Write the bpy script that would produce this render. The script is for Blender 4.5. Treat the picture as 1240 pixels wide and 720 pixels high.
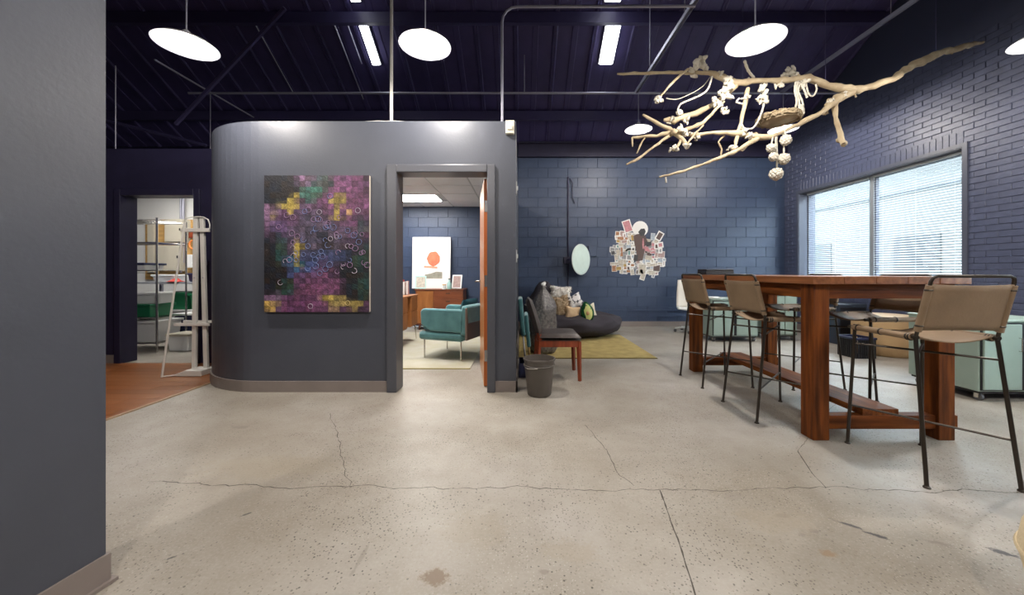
import bpy, math, random
from mathutils import Vector, Matrix, noise as mnoise
R = math.radians
for o in list(bpy.data.objects): bpy.data.objects.remove(o)
S = bpy.context.scene
C = S.collection

# ------------------------------------------------------------------ camera, world, exposure
F, CX, CY, H = 440.0, 630.0, 330.0, 1.10          # focal length and principal point in pixels, eye height in metres
cd = bpy.data.cameras.new('camera'); cam = bpy.data.objects.new('camera', cd); C.objects.link(cam)
cam.location = (0, 0, H); cam.rotation_euler = (R(90), 0, 0)
cd.sensor_width = 36; cd.lens = F/1240*36; cd.clip_start = 0.02; cd.clip_end = 200
cd.shift_x = -(CX-620)/1240; cd.shift_y = -(360-CY)/1240
S.camera = cam
W = bpy.data.worlds.new('overcast_sky'); S.world = W; W.use_nodes = True
W.node_tree.nodes['Background'].inputs[0].default_value = (0.80, 0.91, 1.0, 1)
W.node_tree.nodes['Background'].inputs[1].default_value = 12.0
S.view_settings.view_transform = 'Standard'; S.view_settings.look = 'None'
S.view_settings.exposure = 1.08; S.view_settings.gamma = 1.0; S.view_settings.use_curve_mapping = False
LAMP_W = 64.0            # pendant bulbs
PANEL = 17.0              # recessed panels of the back rooms
STRIP = 4.5              # roof strip lights

def at(x, y, Y): return Vector(((x-CX)/F*Y, Y, H-(y-CY)/F*Y))
def gx(x, Y): return (x-CX)/F*Y
def gz(y, Y): return H-(y-CY)/F*Y

# ------------------------------------------------------------------ materials
MATS = {}
def mat(name, col, rough=0.6, metal=0.0, var=0.0, vscale=6.0, bump=0.0, bscale=40.0, col2=None, stretch=None, spec=0.5, emit=None, estr=0.0, coat=0.0, sheen=0.0, trans=0.0):
    if name in MATS: return MATS[name]
    m = bpy.data.materials.new(name); m.use_nodes = True; nt = m.node_tree; n = nt.nodes; l = nt.links
    b = n['Principled BSDF']; b.inputs['Base Color'].default_value = (*col, 1)
    b.inputs['Roughness'].default_value = rough; b.inputs['Metallic'].default_value = metal
    b.inputs['Specular IOR Level'].default_value = spec
    b.inputs['Coat Weight'].default_value = coat; b.inputs['Sheen Weight'].default_value = sheen
    if trans: b.inputs['Transmission Weight'].default_value = trans
    if emit: b.inputs['Emission Color'].default_value = (*emit, 1); b.inputs['Emission Strength'].default_value = estr
    if var or bump or col2:
        tc = n.new('ShaderNodeTexCoord'); mp = n.new('ShaderNodeMapping'); l.new(tc.outputs['Object'], mp.inputs[0])
        if stretch: mp.inputs['Scale'].default_value = stretch
    if var or col2:
        nz = n.new('ShaderNodeTexNoise'); nz.inputs['Scale'].default_value = vscale; nz.inputs['Detail'].default_value = 5
        l.new(mp.outputs[0], nz.inputs['Vector'])
        rp = n.new('ShaderNodeValToRGB'); e = rp.color_ramp.elements
        c2 = col2 if col2 else tuple(max(0, c*(1-var)) for c in col); c1 = col if col2 else tuple(min(1, c*(1+var)) for c in col)
        e[0].position = 0.32; e[1].position = 0.68; e[0].color = (*c2, 1); e[1].color = (*c1, 1)
        l.new(nz.outputs['Fac'], rp.inputs[0]); l.new(rp.outputs[0], b.inputs['Base Color'])
    if bump:
        nb = n.new('ShaderNodeTexNoise'); nb.inputs['Scale'].default_value = bscale; nb.inputs['Detail'].default_value = 4
        l.new(mp.outputs[0], nb.inputs['Vector'])
        bp = n.new('ShaderNodeBump'); bp.inputs['Strength'].default_value = bump; bp.inputs['Distance'].default_value = 0.01
        l.new(nb.outputs['Fac'], bp.inputs['Height']); l.new(bp.outputs[0], b.inputs['Normal'])
    MATS[name] = m; return m

M_pod = mat('slate_paint', (0.060, 0.066, 0.086), 0.42, var=0.06, vscale=3, bump=0.06, bscale=60)
M_frame = mat('slate_trim_paint', (0.070, 0.073, 0.088), 0.38)
M_navy = mat('navy_block_paint', (0.033, 0.052, 0.102), 0.45, var=0.12, vscale=4, bump=0.25, bscale=22)
M_mortar = mat('navy_mortar_paint', (0.028, 0.044, 0.088), 0.45)
M_brick = mat('slate_brick_paint', (0.066, 0.078, 0.135), 0.40, var=0.14, vscale=9, bump=0.35, bscale=45)
M_bmort = mat('slate_brick_joint', (0.060, 0.071, 0.122), 0.5)
M_roof = mat('dark_roof_paint', (0.060, 0.048, 0.150), 0.6, var=0.2, vscale=2)
M_steel_dk = mat('dark_roof_steel', (0.055, 0.047, 0.125), 0.5)
M_dkwall = mat('dark_navy_paint', (0.018, 0.016, 0.045), 0.5, var=0.1)
M_base = mat('taupe_baseboard', (0.22, 0.185, 0.17), 0.5, var=0.05)
M_white = mat('white_paint', (0.78, 0.78, 0.76), 0.5)
M_galv = mat('galvanised_steel', (0.42, 0.42, 0.50), 0.4, 0.5)
M_ctile = mat('white_ceiling_tile', (0.84, 0.85, 0.88), 0.9, bump=0.2, bscale=90)
M_cgrid = mat('ceiling_grid', (0.55, 0.56, 0.58), 0.6)
M_wood = mat('red_brown_table_wood', (0.22, 0.062, 0.011), 0.55, spec=.15, col2=(0.060, 0.016, 0.004), vscale=3.0, stretch=(9, 9, 0.8), bump=0.12, bscale=14)
M_woody = mat('red_brown_board_wood', (0.22, 0.066, 0.012), 0.55, spec=.15, col2=(0.070, 0.019, 0.005), vscale=3.0, stretch=(9, 0.8, 9), bump=0.12, bscale=14)
M_woodx = mat('red_brown_rail_wood', (0.21, 0.058, 0.010), 0.55, spec=.15, col2=(0.065, 0.017, 0.004), vscale=3.0, stretch=(0.8, 9, 9), bump=0.12, bscale=14)
M_top = mat('tabletop_wood', (0.33, 0.13, 0.048), 0.3, col2=(0.17, 0.058, 0.020), vscale=3.0, stretch=(9, 0.7, 9), coat=0.2)
M_steel = mat('dark_bronze_steel', (0.060, 0.050, 0.042), 0.33, 0.75)
M_sling = mat('tan_grey_leather', (0.27, 0.185, 0.112), 0.62, col2=(0.20, 0.135, 0.08), vscale=5, bump=0.12, bscale=60)
M_chairw = mat('cherry_wood', (0.30, 0.062, 0.022), 0.35, col2=(0.16, 0.03, 0.012), vscale=3, stretch=(6, 6, 1))
M_vinyl = mat('charcoal_brown_vinyl', (0.065, 0.052, 0.047), 0.4, bump=0.05, bscale=80)
M_bean = mat('charcoal_corduroy', (0.030, 0.025, 0.033), 0.9, bump=0.4, bscale=35)
M_velvet = mat('teal_velvet', (0.085, 0.255, 0.27), 0.7, col2=(0.055, 0.185, 0.20), vscale=9, sheen=0.5)
M_velvet_dk = mat('dark_teal_satin', (0.012, 0.065, 0.08), 0.4)
M_taupe = mat('taupe_leather', (0.17, 0.13, 0.11), 0.5)
M_chrome = mat('brushed_chrome', (0.62, 0.60, 0.56), 0.25, 0.95)
M_mint = mat('mint_enamel', (0.31, 0.40, 0.345), 0.4, var=0.04)
M_black = mat('black_plastic', (0.012, 0.012, 0.015), 0.4)
M_rubber = mat('grey_caster_rubber', (0.10, 0.10, 0.11), 0.6)
M_orange = mat('orange_veneer', (0.42, 0.165, 0.048), 0.4, col2=(0.30, 0.105, 0.03), vscale=4, stretch=(5, 5, 0.8))
M_door = mat('orange_door_veneer', (0.50, 0.20, 0.05), 0.35, col2=(0.40, 0.14, 0.035), vscale=3, stretch=(8, 8, 0.6), coat=0.2)
M_dooredge = mat('door_edge_wood', (0.50, 0.135, 0.025), 0.4, col2=(0.40, 0.10, 0.02), vscale=3, stretch=(8, 8, 0.6))
M_redwood = mat('red_walnut_veneer', (0.25, 0.075, 0.028), 0.4, col2=(0.18, 0.05, 0.02), vscale=4, stretch=(0.8, 5, 5))
M_driftwood = mat('driftwood_bark', (0.44, 0.36, 0.235), 0.8, col2=(0.27, 0.205, 0.125), vscale=9, bump=0.4, bscale=30)
M_yarn = mat('cream_yarn', (0.50, 0.465, 0.39), 0.95, var=0.08, vscale=30, bump=0.4, bscale=90)
M_can = mat('grey_brown_bin_plastic', (0.095, 0.082, 0.072), 0.42)
M_card = mat('tan_cardboard', (0.50, 0.33, 0.17), 0.75, var=0.05)
M_plast_w = mat('white_plastic', (0.70, 0.71, 0.70), 0.4)
M_plast_g = mat('green_plastic', (0.015, 0.17, 0.075), 0.4)
M_plast_b = mat('navy_plastic', (0.02, 0.025, 0.075), 0.45)
M_beige = mat('beige_enamel', (0.50, 0.46, 0.37), 0.45)
M_ply = mat('plywood', (0.58, 0.35, 0.12), 0.6, var=0.15, vscale=5, stretch=(1, 1, 6))
M_wht_wood = mat('white_painted_wood', (0.70, 0.68, 0.64), 0.5, var=0.04)
M_paper = mat('white_paper', (0.80, 0.79, 0.77), 0.8)
M_bulb = mat('lamp_bulb', (1, 1, 1), 0.4, emit=(1.0, 0.95, 0.88), estr=9.0)
M_shade_in = mat('white_enamel_shade', (0.90, 0.90, 0.88), 0.45)
M_shade_out = mat('grey_enamel_shade', (0.30, 0.31, 0.33), 0.4)
M_strip = mat('strip_light_diffuser', (0.9, 0.9, 0.95), 0.5, emit=(0.90, 0.93, 1.0), estr=STRIP)
M_panel = mat('panel_light_diffuser', (0.9, 0.9, 0.9), 0.5, emit=(1.0, 0.97, 0.93), estr=PANEL)
M_winframe = mat('dark_blue_window_frame', (0.075, 0.085, 0.12), 0.4)
M_alu = mat('grey_aluminium', (0.36, 0.39, 0.42), 0.4, 0.3)
M_slat = mat('white_blind_slat', (0.42, 0.44, 0.45), 0.5)
M_crack = mat('dark_crack', (0.07, 0.06, 0.05), 0.9)  # plain dark tone of the crack ribbons

def glass_mat():
    m = bpy.data.materials.new('window_glass'); m.use_nodes = True; nt = m.node_tree; nt.nodes.clear()
    o = nt.nodes.new('ShaderNodeOutputMaterial'); mx = nt.nodes.new('ShaderNodeMixShader'); t = nt.nodes.new('ShaderNodeBsdfTransparent'); g = nt.nodes.new('ShaderNodeBsdfGlossy')
    t.inputs[0].default_value = (0.95, 0.98, 0.98, 1); g.inputs['Roughness'].default_value = 0.03; mx.inputs[0].default_value = 0.07
    nt.links.new(t.outputs[0], mx.inputs[1]); nt.links.new(g.outputs[0], mx.inputs[2]); nt.links.new(mx.outputs[0], o.inputs[0]); return m
M_glass = glass_mat()

def attr_mat(name, rough=0.6, bump=0.0):
    m = bpy.data.materials.new(name); m.use_nodes = True; nt = m.node_tree; b = nt.nodes['Principled BSDF']
    a = nt.nodes.new('ShaderNodeAttribute'); a.attribute_name = 'col'; b.inputs['Roughness'].default_value = rough
    tc = nt.nodes.new('ShaderNodeTexCoord'); nz = nt.nodes.new('ShaderNodeTexNoise'); nz.inputs['Scale'].default_value = 26; nz.inputs['Detail'].default_value = 6
    nt.links.new(tc.outputs['Object'], nz.inputs['Vector'])
    mx = nt.nodes.new('ShaderNodeMix'); mx.data_type = 'RGBA'; mx.blend_type = 'MULTIPLY'; mx.inputs['Factor'].default_value = 0.8
    rp = nt.nodes.new('ShaderNodeValToRGB'); rp.color_ramp.elements[0].position = 0.3; rp.color_ramp.elements[0].color = (0.3, 0.3, 0.3, 1); rp.color_ramp.elements[1].position = 0.66; rp.color_ramp.elements[1].color = (1.3, 1.3, 1.3, 1)
    nt.links.new(nz.outputs['Fac'], rp.inputs[0]); nt.links.new(a.outputs['Color'], mx.inputs['A']); nt.links.new(rp.outputs[0], mx.inputs['B'])
    nt.links.new(mx.outputs['Result'], b.inputs['Base Color']); return m

def floor_mat():
    m = bpy.data.materials.new('polished_concrete'); m.use_nodes = True; nt = m.node_tree; n = nt.nodes; l = nt.links; b = n['Principled BSDF']
    tc = n.new('ShaderNodeTexCoord'); P = tc.outputs['Object']
    def noise(sc, det=5, rough=0.55):
        z = n.new('ShaderNodeTexNoise'); z.inputs['Scale'].default_value = sc; z.inputs['Detail'].default_value = det; z.inputs['Roughness'].default_value = rough; l.new(P, z.inputs['Vector']); return z.outputs['Fac']
    def ramp(src, stops):
        r = n.new('ShaderNodeValToRGB'); e = r.color_ramp.elements
        while len(e) < len(stops): e.new(0.5)
        for i, (p, c) in enumerate(stops): e[i].position = p; e[i].color = (*c, 1) if len(c) == 3 else c
        l.new(src, r.inputs[0]); return r.outputs[0]
    def mix(f, a, c, mode='MIX'):
        x = n.new('ShaderNodeMix'); x.data_type = 'RGBA'; x.blend_type = mode
        if isinstance(f, float): x.inputs['Factor'].default_value = f
        else: l.new(f, x.inputs['Factor'])
        for k, s in (('A', a), ('B', c)):
            if isinstance(s, tuple): x.inputs[k].default_value = (*s, 1)
            else: l.new(s, x.inputs[k])
        return x.outputs['Result']
    def math_(op, a, c=None, d=None):
        x = n.new('ShaderNodeMath'); x.operation = op
        for i, s in enumerate((a, c, d)):
            if s is None: continue
            if isinstance(s, (int, float)): x.inputs[i].default_value = s
            else: l.new(s, x.inputs[i])
        return x.outputs[0]
    col = ramp(noise(0.9, 6, 0.6), [(0.32, (0.225, 0.192, 0.148)), (0.5, (0.312, 0.283, 0.240)), (0.68, (0.385, 0.360, 0.328))])
    col = mix(math_('MULTIPLY', ramp(noise(4.5, 6, 0.7), [(0.42, (0, 0, 0)), (0.66, (1, 1, 1))]), 0.30), col, (0.195, 0.165, 0.125))
    col = mix(math_('MULTIPLY', ramp(noise(85, 3, 0.6), [(0.45, (0, 0, 0)), (0.7, (1, 1, 1))]), 0.22), col, (0.44, 0.41, 0.37))
    # aggregate specks
    for sc, th, c, msc, f in ((75, 0.24, (0.075, 0.062, 0.05), 1.6, 0.9), (42, 0.17, (0.065, 0.055, 0.045), 2.2, 0.9), (100, 0.26, (0.48, 0.45, 0.41), 1.2, 0.5), (58, 0.20, (0.17, 0.14, 0.11), 0.7, 0.8)):
        v = n.new('ShaderNodeTexVoronoi'); v.inputs['Scale'].default_value = sc; v.inputs['Randomness'].default_value = 1; l.new(P, v.inputs['Vector'])
        sp = math_('LESS_THAN', v.outputs['Distance'], th)
        seps = n.new('ShaderNodeSeparateColor'); l.new(v.outputs['Color'], seps.inputs[0])
        pick = math_('GREATER_THAN', seps.outputs[0], 0.45)
        msk = ramp(noise(msc, 3), [(0.42, (0, 0, 0)), (0.56, (1, 1, 1))])
        col = mix(math_('MULTIPLY', math_('MULTIPLY', math_('MULTIPLY', sp, pick), msk), f), col, c)
    # stains with their own shapes: (x, y, half length, half width, angle, colour, strength)
    sx = n.new('ShaderNodeSeparateXYZ'); l.new(P, sx.inputs[0])
    wob = math_('SUBTRACT', noise(14, 4), 0.5); fine = noise(60, 4, 0.7)
    def g(px, py): Y = F*H/(py-CY); return (px-CX)/F*Y, Y
    st = [(527, 699, .045, .036, 0, (0.130, 0.075, 0.030), .85), (658, 692, .016, .012, 0, (0.216, 0.187, 0.158), .7),
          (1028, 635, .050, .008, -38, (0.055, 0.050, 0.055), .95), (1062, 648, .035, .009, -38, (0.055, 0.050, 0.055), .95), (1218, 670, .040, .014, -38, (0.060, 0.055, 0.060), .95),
          (986, 643, .020, .012, 10, (0.194, 0.166, 0.144), .7), (972, 647, .018, .011, 10, (0.202, 0.173, 0.151), .6), (1002, 670, .030, .016, -10, (0.245, 0.158, 0.086), .75), (948, 624, .030, .012, 0, (0.194, 0.166, 0.137), .7), (1136, 657, .035, .012, -20, (0.194, 0.158, 0.137), .65),
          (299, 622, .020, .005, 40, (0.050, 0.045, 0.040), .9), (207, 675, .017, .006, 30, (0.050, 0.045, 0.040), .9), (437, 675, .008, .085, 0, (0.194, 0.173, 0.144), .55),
          (291, 517, .05, .02, 0, (0.202, 0.173, 0.144), .6), (890, 600, .05, .03, 0, (0.238, 0.209, 0.180), .5), (690, 668, .10, .06, 0, (0.288, 0.238, 0.166), .35), (330, 565, .35, .12, 0, (0.302, 0.259, 0.187), .35), (940, 630, .16, .07, 0, (0.302, 0.252, 0.187), .35), (575, 640, .14, .10, 0, (0.288, 0.245, 0.180), .35)]
    for (px, py, a, bb, ang, c, s) in st:
        x0, y0 = g(px, py); ca, sa = math.cos(R(ang)), math.sin(R(ang))
        dx = math_('SUBTRACT', sx.outputs[0], x0); dy = math_('SUBTRACT', sx.outputs[1], y0)
        u = math_('DIVIDE', math_('ADD', math_('MULTIPLY', dx, ca), math_('MULTIPLY', dy, sa)), a)
        w = math_('DIVIDE', math_('SUBTRACT', math_('MULTIPLY', dy, ca), math_('MULTIPLY', dx, sa)), bb)
        d = math_('SQRT', math_('ADD', math_('MULTIPLY', u, u), math_('MULTIPLY', w, w)))
        d = math_('ADD', d, math_('MULTIPLY', wob, 2.0)); d = math_('ADD', d, math_('MULTIPLY', math_('SUBTRACT', fine, 0.5), 2.2))
        mr = n.new('ShaderNodeMapRange'); mr.inputs['From Min'].default_value = 1.25; mr.inputs['From Max'].default_value = 0.75; l.new(d, mr.inputs[0])
        col = mix(math_('MULTIPLY', mr.outputs[0], s), col, c)
    l.new(col, b.inputs['Base Color'])
    rr = n.new('ShaderNodeMapRange'); l.new(noise(2.5, 5), rr.inputs[0]); rr.inputs['To Min'].default_value = 0.36; rr.inputs['To Max'].default_value = 0.58
    l.new(rr.outputs[0], b.inputs['Roughness'])
    bp = n.new('ShaderNodeBump'); bp.inputs['Strength'].default_value = 0.08; bp.inputs['Distance'].default_value = 0.004; l.new(noise(60, 4), bp.inputs['Height']); l.new(bp.outputs[0], b.inputs['Normal'])
    return m
M_floor = floor_mat()

# ------------------------------------------------------------------ mesh helpers
class MB:
    def __init__(s): s.v = []; s.f = []; s.m = []
    def add(s, vs, fs, mi=0):
        o = len(s.v); s.v += [Vector(p) for p in vs]; s.f += [tuple(i+o for i in q) for q in fs]; s.m += [mi]*len(fs); return s
    def box(s, x0, x1, y0, y1, z0, z1, mi=0, M=None):
        vs = [Vector((x, y, z)) for z in (z0, z1) for y in (y0, y1) for x in (x0, x1)]
        if M: vs = [M @ p for p in vs]
        return s.add(vs, [(0, 2, 3, 1), (4, 5, 7, 6), (0, 1, 5, 4), (2, 6, 7, 3), (0, 4, 6, 2), (1, 3, 7, 5)], mi)
    def tube(s, pts, rad, n=8, mi=0, cap=True):
        pts = [Vector(p) for p in pts]; k = len(pts)
        if not hasattr(rad, '__len__'): rad = [rad]*k
        t0 = (pts[1]-pts[0]).normalized(); up = Vector((0, 0, 1)) if abs(t0.z) < 0.9 else Vector((1, 0, 0))
        u = t0.cross(up).normalized(); vs = []
        for i, p in enumerate(pts):
            t = (pts[min(i+1, k-1)]-pts[max(i-1, 0)]).normalized()
            u = (u-t*u.dot(t)).normalized(); w = t.cross(u)
            for j in range(n):
                a = 2*math.pi*j/n; vs.append(p+(u*math.cos(a)+w*math.sin(a))*rad[i])
        fs = [(i*n+j, i*n+(j+1) % n, (i+1)*n+(j+1) % n, (i+1)*n+j) for i in range(k-1) for j in range(n)]
        if cap: fs += [tuple(reversed(range(n))), tuple(range((k-1)*n, k*n))]
        return s.add(vs, fs, mi)
    def lathe(s, prof, n=24, c=(0, 0, 0), mi=0, M=None, wob=None):
        c = Vector(c); vs = []
        for (r, z) in prof:
            for j in range(n):
                a = 2*math.pi*j/n; q = r*(wob(a, z) if wob else 1); p = Vector((q*math.cos(a), q*math.sin(a), z))
                vs.append((M @ p if M else p)+c)
        k = len(prof); fs = [(i*n+j, i*n+(j+1) % n, (i+1)*n+(j+1) % n, (i+1)*n+j) for i in range(k-1) for j in range(n)]
        if prof[0][0] > 1e-6: fs.append(tuple(reversed(range(n))))
        if prof[-1][0] > 1e-6: fs.append(tuple(range((k-1)*n, k*n)))
        return s.add(vs, fs, mi)
    def ball(s, c, r, n=8, k=6, mi=0, M=None, jit=0.0):
        if not hasattr(r, '__len__'): r = (r, r, r)
        c = Vector(c); vs = []
        for i in range(k+1):
            th = math.pi*i/k
            for j in range(n):
                a = 2*math.pi*j/n; q = 1+random.uniform(-jit, jit) if jit else 1
                p = Vector((r[0]*math.sin(th)*math.cos(a)*q, r[1]*math.sin(th)*math.sin(a)*q, -r[2]*math.cos(th)*q)); vs.append((M @ p if M else p)+c)
        fs = [(i*n+j, i*n+(j+1) % n, (i+1)*n+(j+1) % n, (i+1)*n+j) for i in range(k) for j in range(n)]
        return s.add(vs, fs, mi)
    def grid(s, fn, nu, nv, mi=0, flip=False):
        vs = [fn(i/nu, j/nv) for j in range(nv+1) for i in range(nu+1)]; w = nu+1
        fs = [(j*w+i, j*w+i+1, (j+1)*w+i+1, (j+1)*w+i) for j in range(nv) for i in range(nu)]
        if flip: fs = [tuple(reversed(q)) for q in fs]
        return s.add(vs, fs, mi)
    def prism(s, poly, z0, z1, mi=0, M=None):           # polygon in xy extruded in z
        n = len(poly); vs = [Vector((x, y, z0)) for x, y in poly]+[Vector((x, y, z1)) for x, y in poly]
        if M: vs = [M @ p for p in vs]
        fs = [tuple(reversed(range(n))), tuple(range(n, 2*n))]+[(i, (i+1) % n, n+(i+1) % n, n+i) for i in range(n)]
        return s.add(vs, fs, mi)
    def mesh(s, name, mats, smooth=None):
        me = bpy.data.meshes.new(name); me.from_pydata([tuple(p) for p in s.v], [], s.f)
        for m in (mats if isinstance(mats, (list, tuple)) else [mats]): me.materials.append(m)
        me.polygons.foreach_set('material_index', s.m); me.update()
        if smooth is not None:
            me.shade_smooth(); me.set_sharp_from_angle(angle=R(smooth))
        return me
    def build(s, name, mats, parent=None, smooth=None, bevel=0.0, world=False, solid=0.0, sub=0):
        if world and parent is not None:
            inv = parent_world(parent).inverted(); s.v = [inv @ p for p in s.v]
        o = bpy.data.objects.new(name, s.mesh(name, mats, smooth)); C.objects.link(o); o.parent = parent
        if solid: d = o.modifiers.new('solid', 'SOLIDIFY'); d.thickness = solid; d.offset = 0
        if bevel: d = o.modifiers.new('bevel', 'BEVEL'); d.width = bevel; d.segments = 2; d.limit_method = 'ANGLE'; d.angle_limit = R(40)
        if sub: d = o.modifiers.new('sub', 'SUBSURF'); d.levels = sub; d.render_levels = sub
        return o
def parent_world(o):
    m = Matrix.LocRotScale(o.location, o.rotation_euler, o.scale)
    return parent_world(o.parent) @ m if o.parent else m
def tag(o, label, cat, group=None):
    o['label'] = label; o['category'] = cat
    if group: o['group'] = group
    return o
def thing(name, label, cat, loc=(0, 0, 0), rotz=0, group=None):
    o = bpy.data.objects.new(name, None); C.objects.link(o); o.empty_display_size = 0.1
    o.location = loc; o.rotation_euler = (0, 0, rotz); return tag(o, label, cat, group)
def struct(name, mb, mats, parent=None, **kw):
    o = mb.build(name, mats, parent, **kw)
    o['kind'] = 'structure'; return o
def copy_tree(o, parent=None):
    c = o.copy(); C.objects.link(c); c.parent = parent
    for ch in list(o.children): copy_tree(ch, c)
    return c
def dup(o, loc, rotz, label=None):
    c = copy_tree(o); c.location = loc; c.rotation_euler = (0, 0, rotz)
    if label: c['label'] = label
    return c
def piece(name, me, parent, loc, rot=(0, 0, 0), scale=(1, 1, 1)):
    o = bpy.data.objects.new(name, me); C.objects.link(o); o.parent = parent; o.location = loc; o.rotation_euler = rot; o.scale = scale; return o
def bevbox(sx, sy, sz, b):                                # chamfered block centred on the origin, chamfer on the -y face edges
    m = MB(); hx, hy, hz = sx/2, sy/2, sz/2
    vs = [(-hx, hy, -hz), (hx, hy, -hz), (hx, hy, hz), (-hx, hy, hz), (-hx, -hy+b, -hz), (hx, -hy+b, -hz), (hx, -hy+b, hz), (-hx, -hy+b, hz), (-hx+b, -hy, -hz+b), (hx-b, -hy, -hz+b), (hx-b, -hy, hz-b), (-hx+b, -hy, hz-b)]
    fs = [(0, 1, 5, 4), (1, 2, 6, 5), (2, 3, 7, 6), (3, 0, 4, 7), (4, 5, 9, 8), (5, 6, 10, 9), (6, 7, 11, 10), (7, 4, 8, 11), (8, 9, 10, 11)]
    return m.add(vs, fs)
def point_light(name, loc, watts, size, col, parent=None):
    d = bpy.data.lights.new(name, 'POINT'); d.energy = watts; d.shadow_soft_size = size; d.color = col
    o = bpy.data.objects.new(name, d); C.objects.link(o); o.location = loc; o.parent = parent; return o

# ------------------------------------------------------------------ room shell
XR, XL, YB, YF = 5.42, -8.6, 7.45, -5.0
RZ0, RS, YRIDGE = 3.68, 0.60, 1.2
def roofz(y): return RZ0+RS*(YB-y) if y >= YRIDGE else RZ0+RS*(YB-YRIDGE)-RS*(YRIDGE-y)
WT = 7.6
struct_floor = struct('floor', MB().box(XL, XR, YF, YB, -0.1, 0), M_floor)

# back wall of painted concrete blocks
wall_back = struct('wall_back', MB().box(-0.04, XR+.3, YB+.003, YB+.25, 0, RZ0+.3), M_mortar)
BL, BH = 0.406, 0.203
rnd = random.Random(3)
blk = [bevbox(BL-.003, .03, BH-.003, .003).mesh('block', M_navy) for _ in range(1)][0]
blkh = bevbox(BL/2-.003, .03, BH-.003, .003).mesh('half_block', M_navy)
def blocks(parent, x0, x1, z0, z1):
    r = 0; z = z0
    while z < z1-.05:
        x = x0-(BL/2 if r % 2 else 0)
        while x < x1-.02:
            a, b = max(x, x0), min(x+BL, x1); w = b-a
            if w > .05:
                full = w > BL*.75
                h = min(BH, z1-z)
                piece('block', blk if full else blkh, parent, ((a+b)/2, YB+.012+rnd.uniform(-.0035, .0), z+h/2), scale=((w-.003)/((BL if full else BL/2)-.003), 1, (h-.003)/(BH-.003)))
            x += BL
        z += BH; r += 1
blocks(wall_back, -0.04, XR, 0.0, 3.45)
struct('trim_1', MB().box(-.04, XR, YB-.022, YB+.0, .315, .34), M_navy)
struct('trim_2', MB().box(-.04, XR, YB-.10, YB+.0, 3.45, 3.70).box(-.04, XR, YB-.16, YB+.0, 3.70, 3.735), M_dkwall)
struct('baseboard_back', MB().box(-.04, XR, YB-.02, YB, 0, .105), M_base)
wall_ob = struct('wall_office_back', MB().box(-3.5, -0.04, YB+.003, YB+.25, 0, 3.75), M_mortar)
blocks(wall_ob, -2.9, -0.5, 0.0, 2.44)

# right wall of painted brick with its windows
WY0, WY1, WZ0, WZ1 = 4.44, 7.06, 0.95, 2.635
VY0, VY1 = 0.10, 2.72                                            # unseen window beside the viewer, added to bring in more daylight
wr = MB(); X1 = XR+.30
for (a, b, c, d) in ((YF, VY0, 0, WT), (VY1, WY0, 0, WT), (WY1, YB+.25, 0, WT), (WY0, WY1, 0, WZ0), (WY0, WY1, WZ1, WT), (VY0, VY1, 0, WZ0), (VY0, VY1, WZ1, WT)): wr.box(XR+.0045, X1, a, b, c, d)
wall_right = struct('wall_right', wr, M_bmort)
KH, KL = 0.0735, 0.222
def brick_me(l, h): return bevbox(l-.004, .026, h-.004, .004)
bmesh_full = brick_me(KL, KH).mesh('brick', M_brick); bmesh_half = brick_me(KL/2, KH).mesh('brick_half', M_brick); bmesh_sold = brick_me(KH, .215).mesh('soldier_brick', M_brick)
cand = []
z = .105; r = 0
while z < 3.9:
    y = -1.1-(KL/2 if r % 2 else 0)
    while y < YB:
        segs = [(max(y, -1.1), min(y+KL, YB))]; zc = z+KH/2
        if WZ0-.02 < zc < WZ1+.225: segs = [(a, min(b, WY0)) for a, b in segs if a < WY0-.02]+[(max(a, WY1), b) for a, b in segs if b > WY1+.02]; segs = [(a, min(b, VY0)) for a, b in segs if a < VY0-.02]+[(max(a, VY1), b) for a, b in segs if b > VY1+.02]
        for a, b in segs:
            if b-a > .04: cand.append((a, b, zc))
        y += KL
    z += KH; r += 1
cand.sort(key=lambda q: (0 if (q[0] > 3.55 and q[2] > 1.05 and q[2] < 3.35) else 1, (q[0]+q[1])/2))
rest = MB()
for i, (a, b, zc) in enumerate(cand):
    yc = (a+b)/2; w = b-a; off = rnd.uniform(-.005, .001); tilt = rnd.uniform(-.006, .006)
    if i < 270:
        full = w > KL*.75
        piece('brick', bmesh_full if full else bmesh_half, wall_right, (XR+.012+off, yc, zc), (tilt, rnd.uniform(-.01, .01), R(-90)), ((w-.004)/((KL if full else KL/2)-.004), 1, 1))
    else:
        m = brick_me(w, KH); Mx = Matrix.Translation((XR+.012+off, yc, zc)) @ Matrix.Rotation(R(-90), 4, 'Z') @ Matrix.Rotation(tilt, 4, 'Y')
        rest.add([Mx @ p for p in m.v], m.f)
ob = rest.build('brick_field', M_brick, wall_right); ob['kind'] = 'stuff'
for y, ye in ((WY0, WY1), (VY0, VY1)):
    while y < ye-.03:
        piece('soldier_brick', bmesh_sold, wall_right, (XR+.011+rnd.uniform(-.004, .001), y+KH/2, WZ1+.112), (rnd.uniform(-.01, .01), 0, R(-90))); y += KH
struct('baseboard_right', MB().box(XR-.018, XR+.01, YF, YB-.02, 0, .105), M_base)

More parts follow.
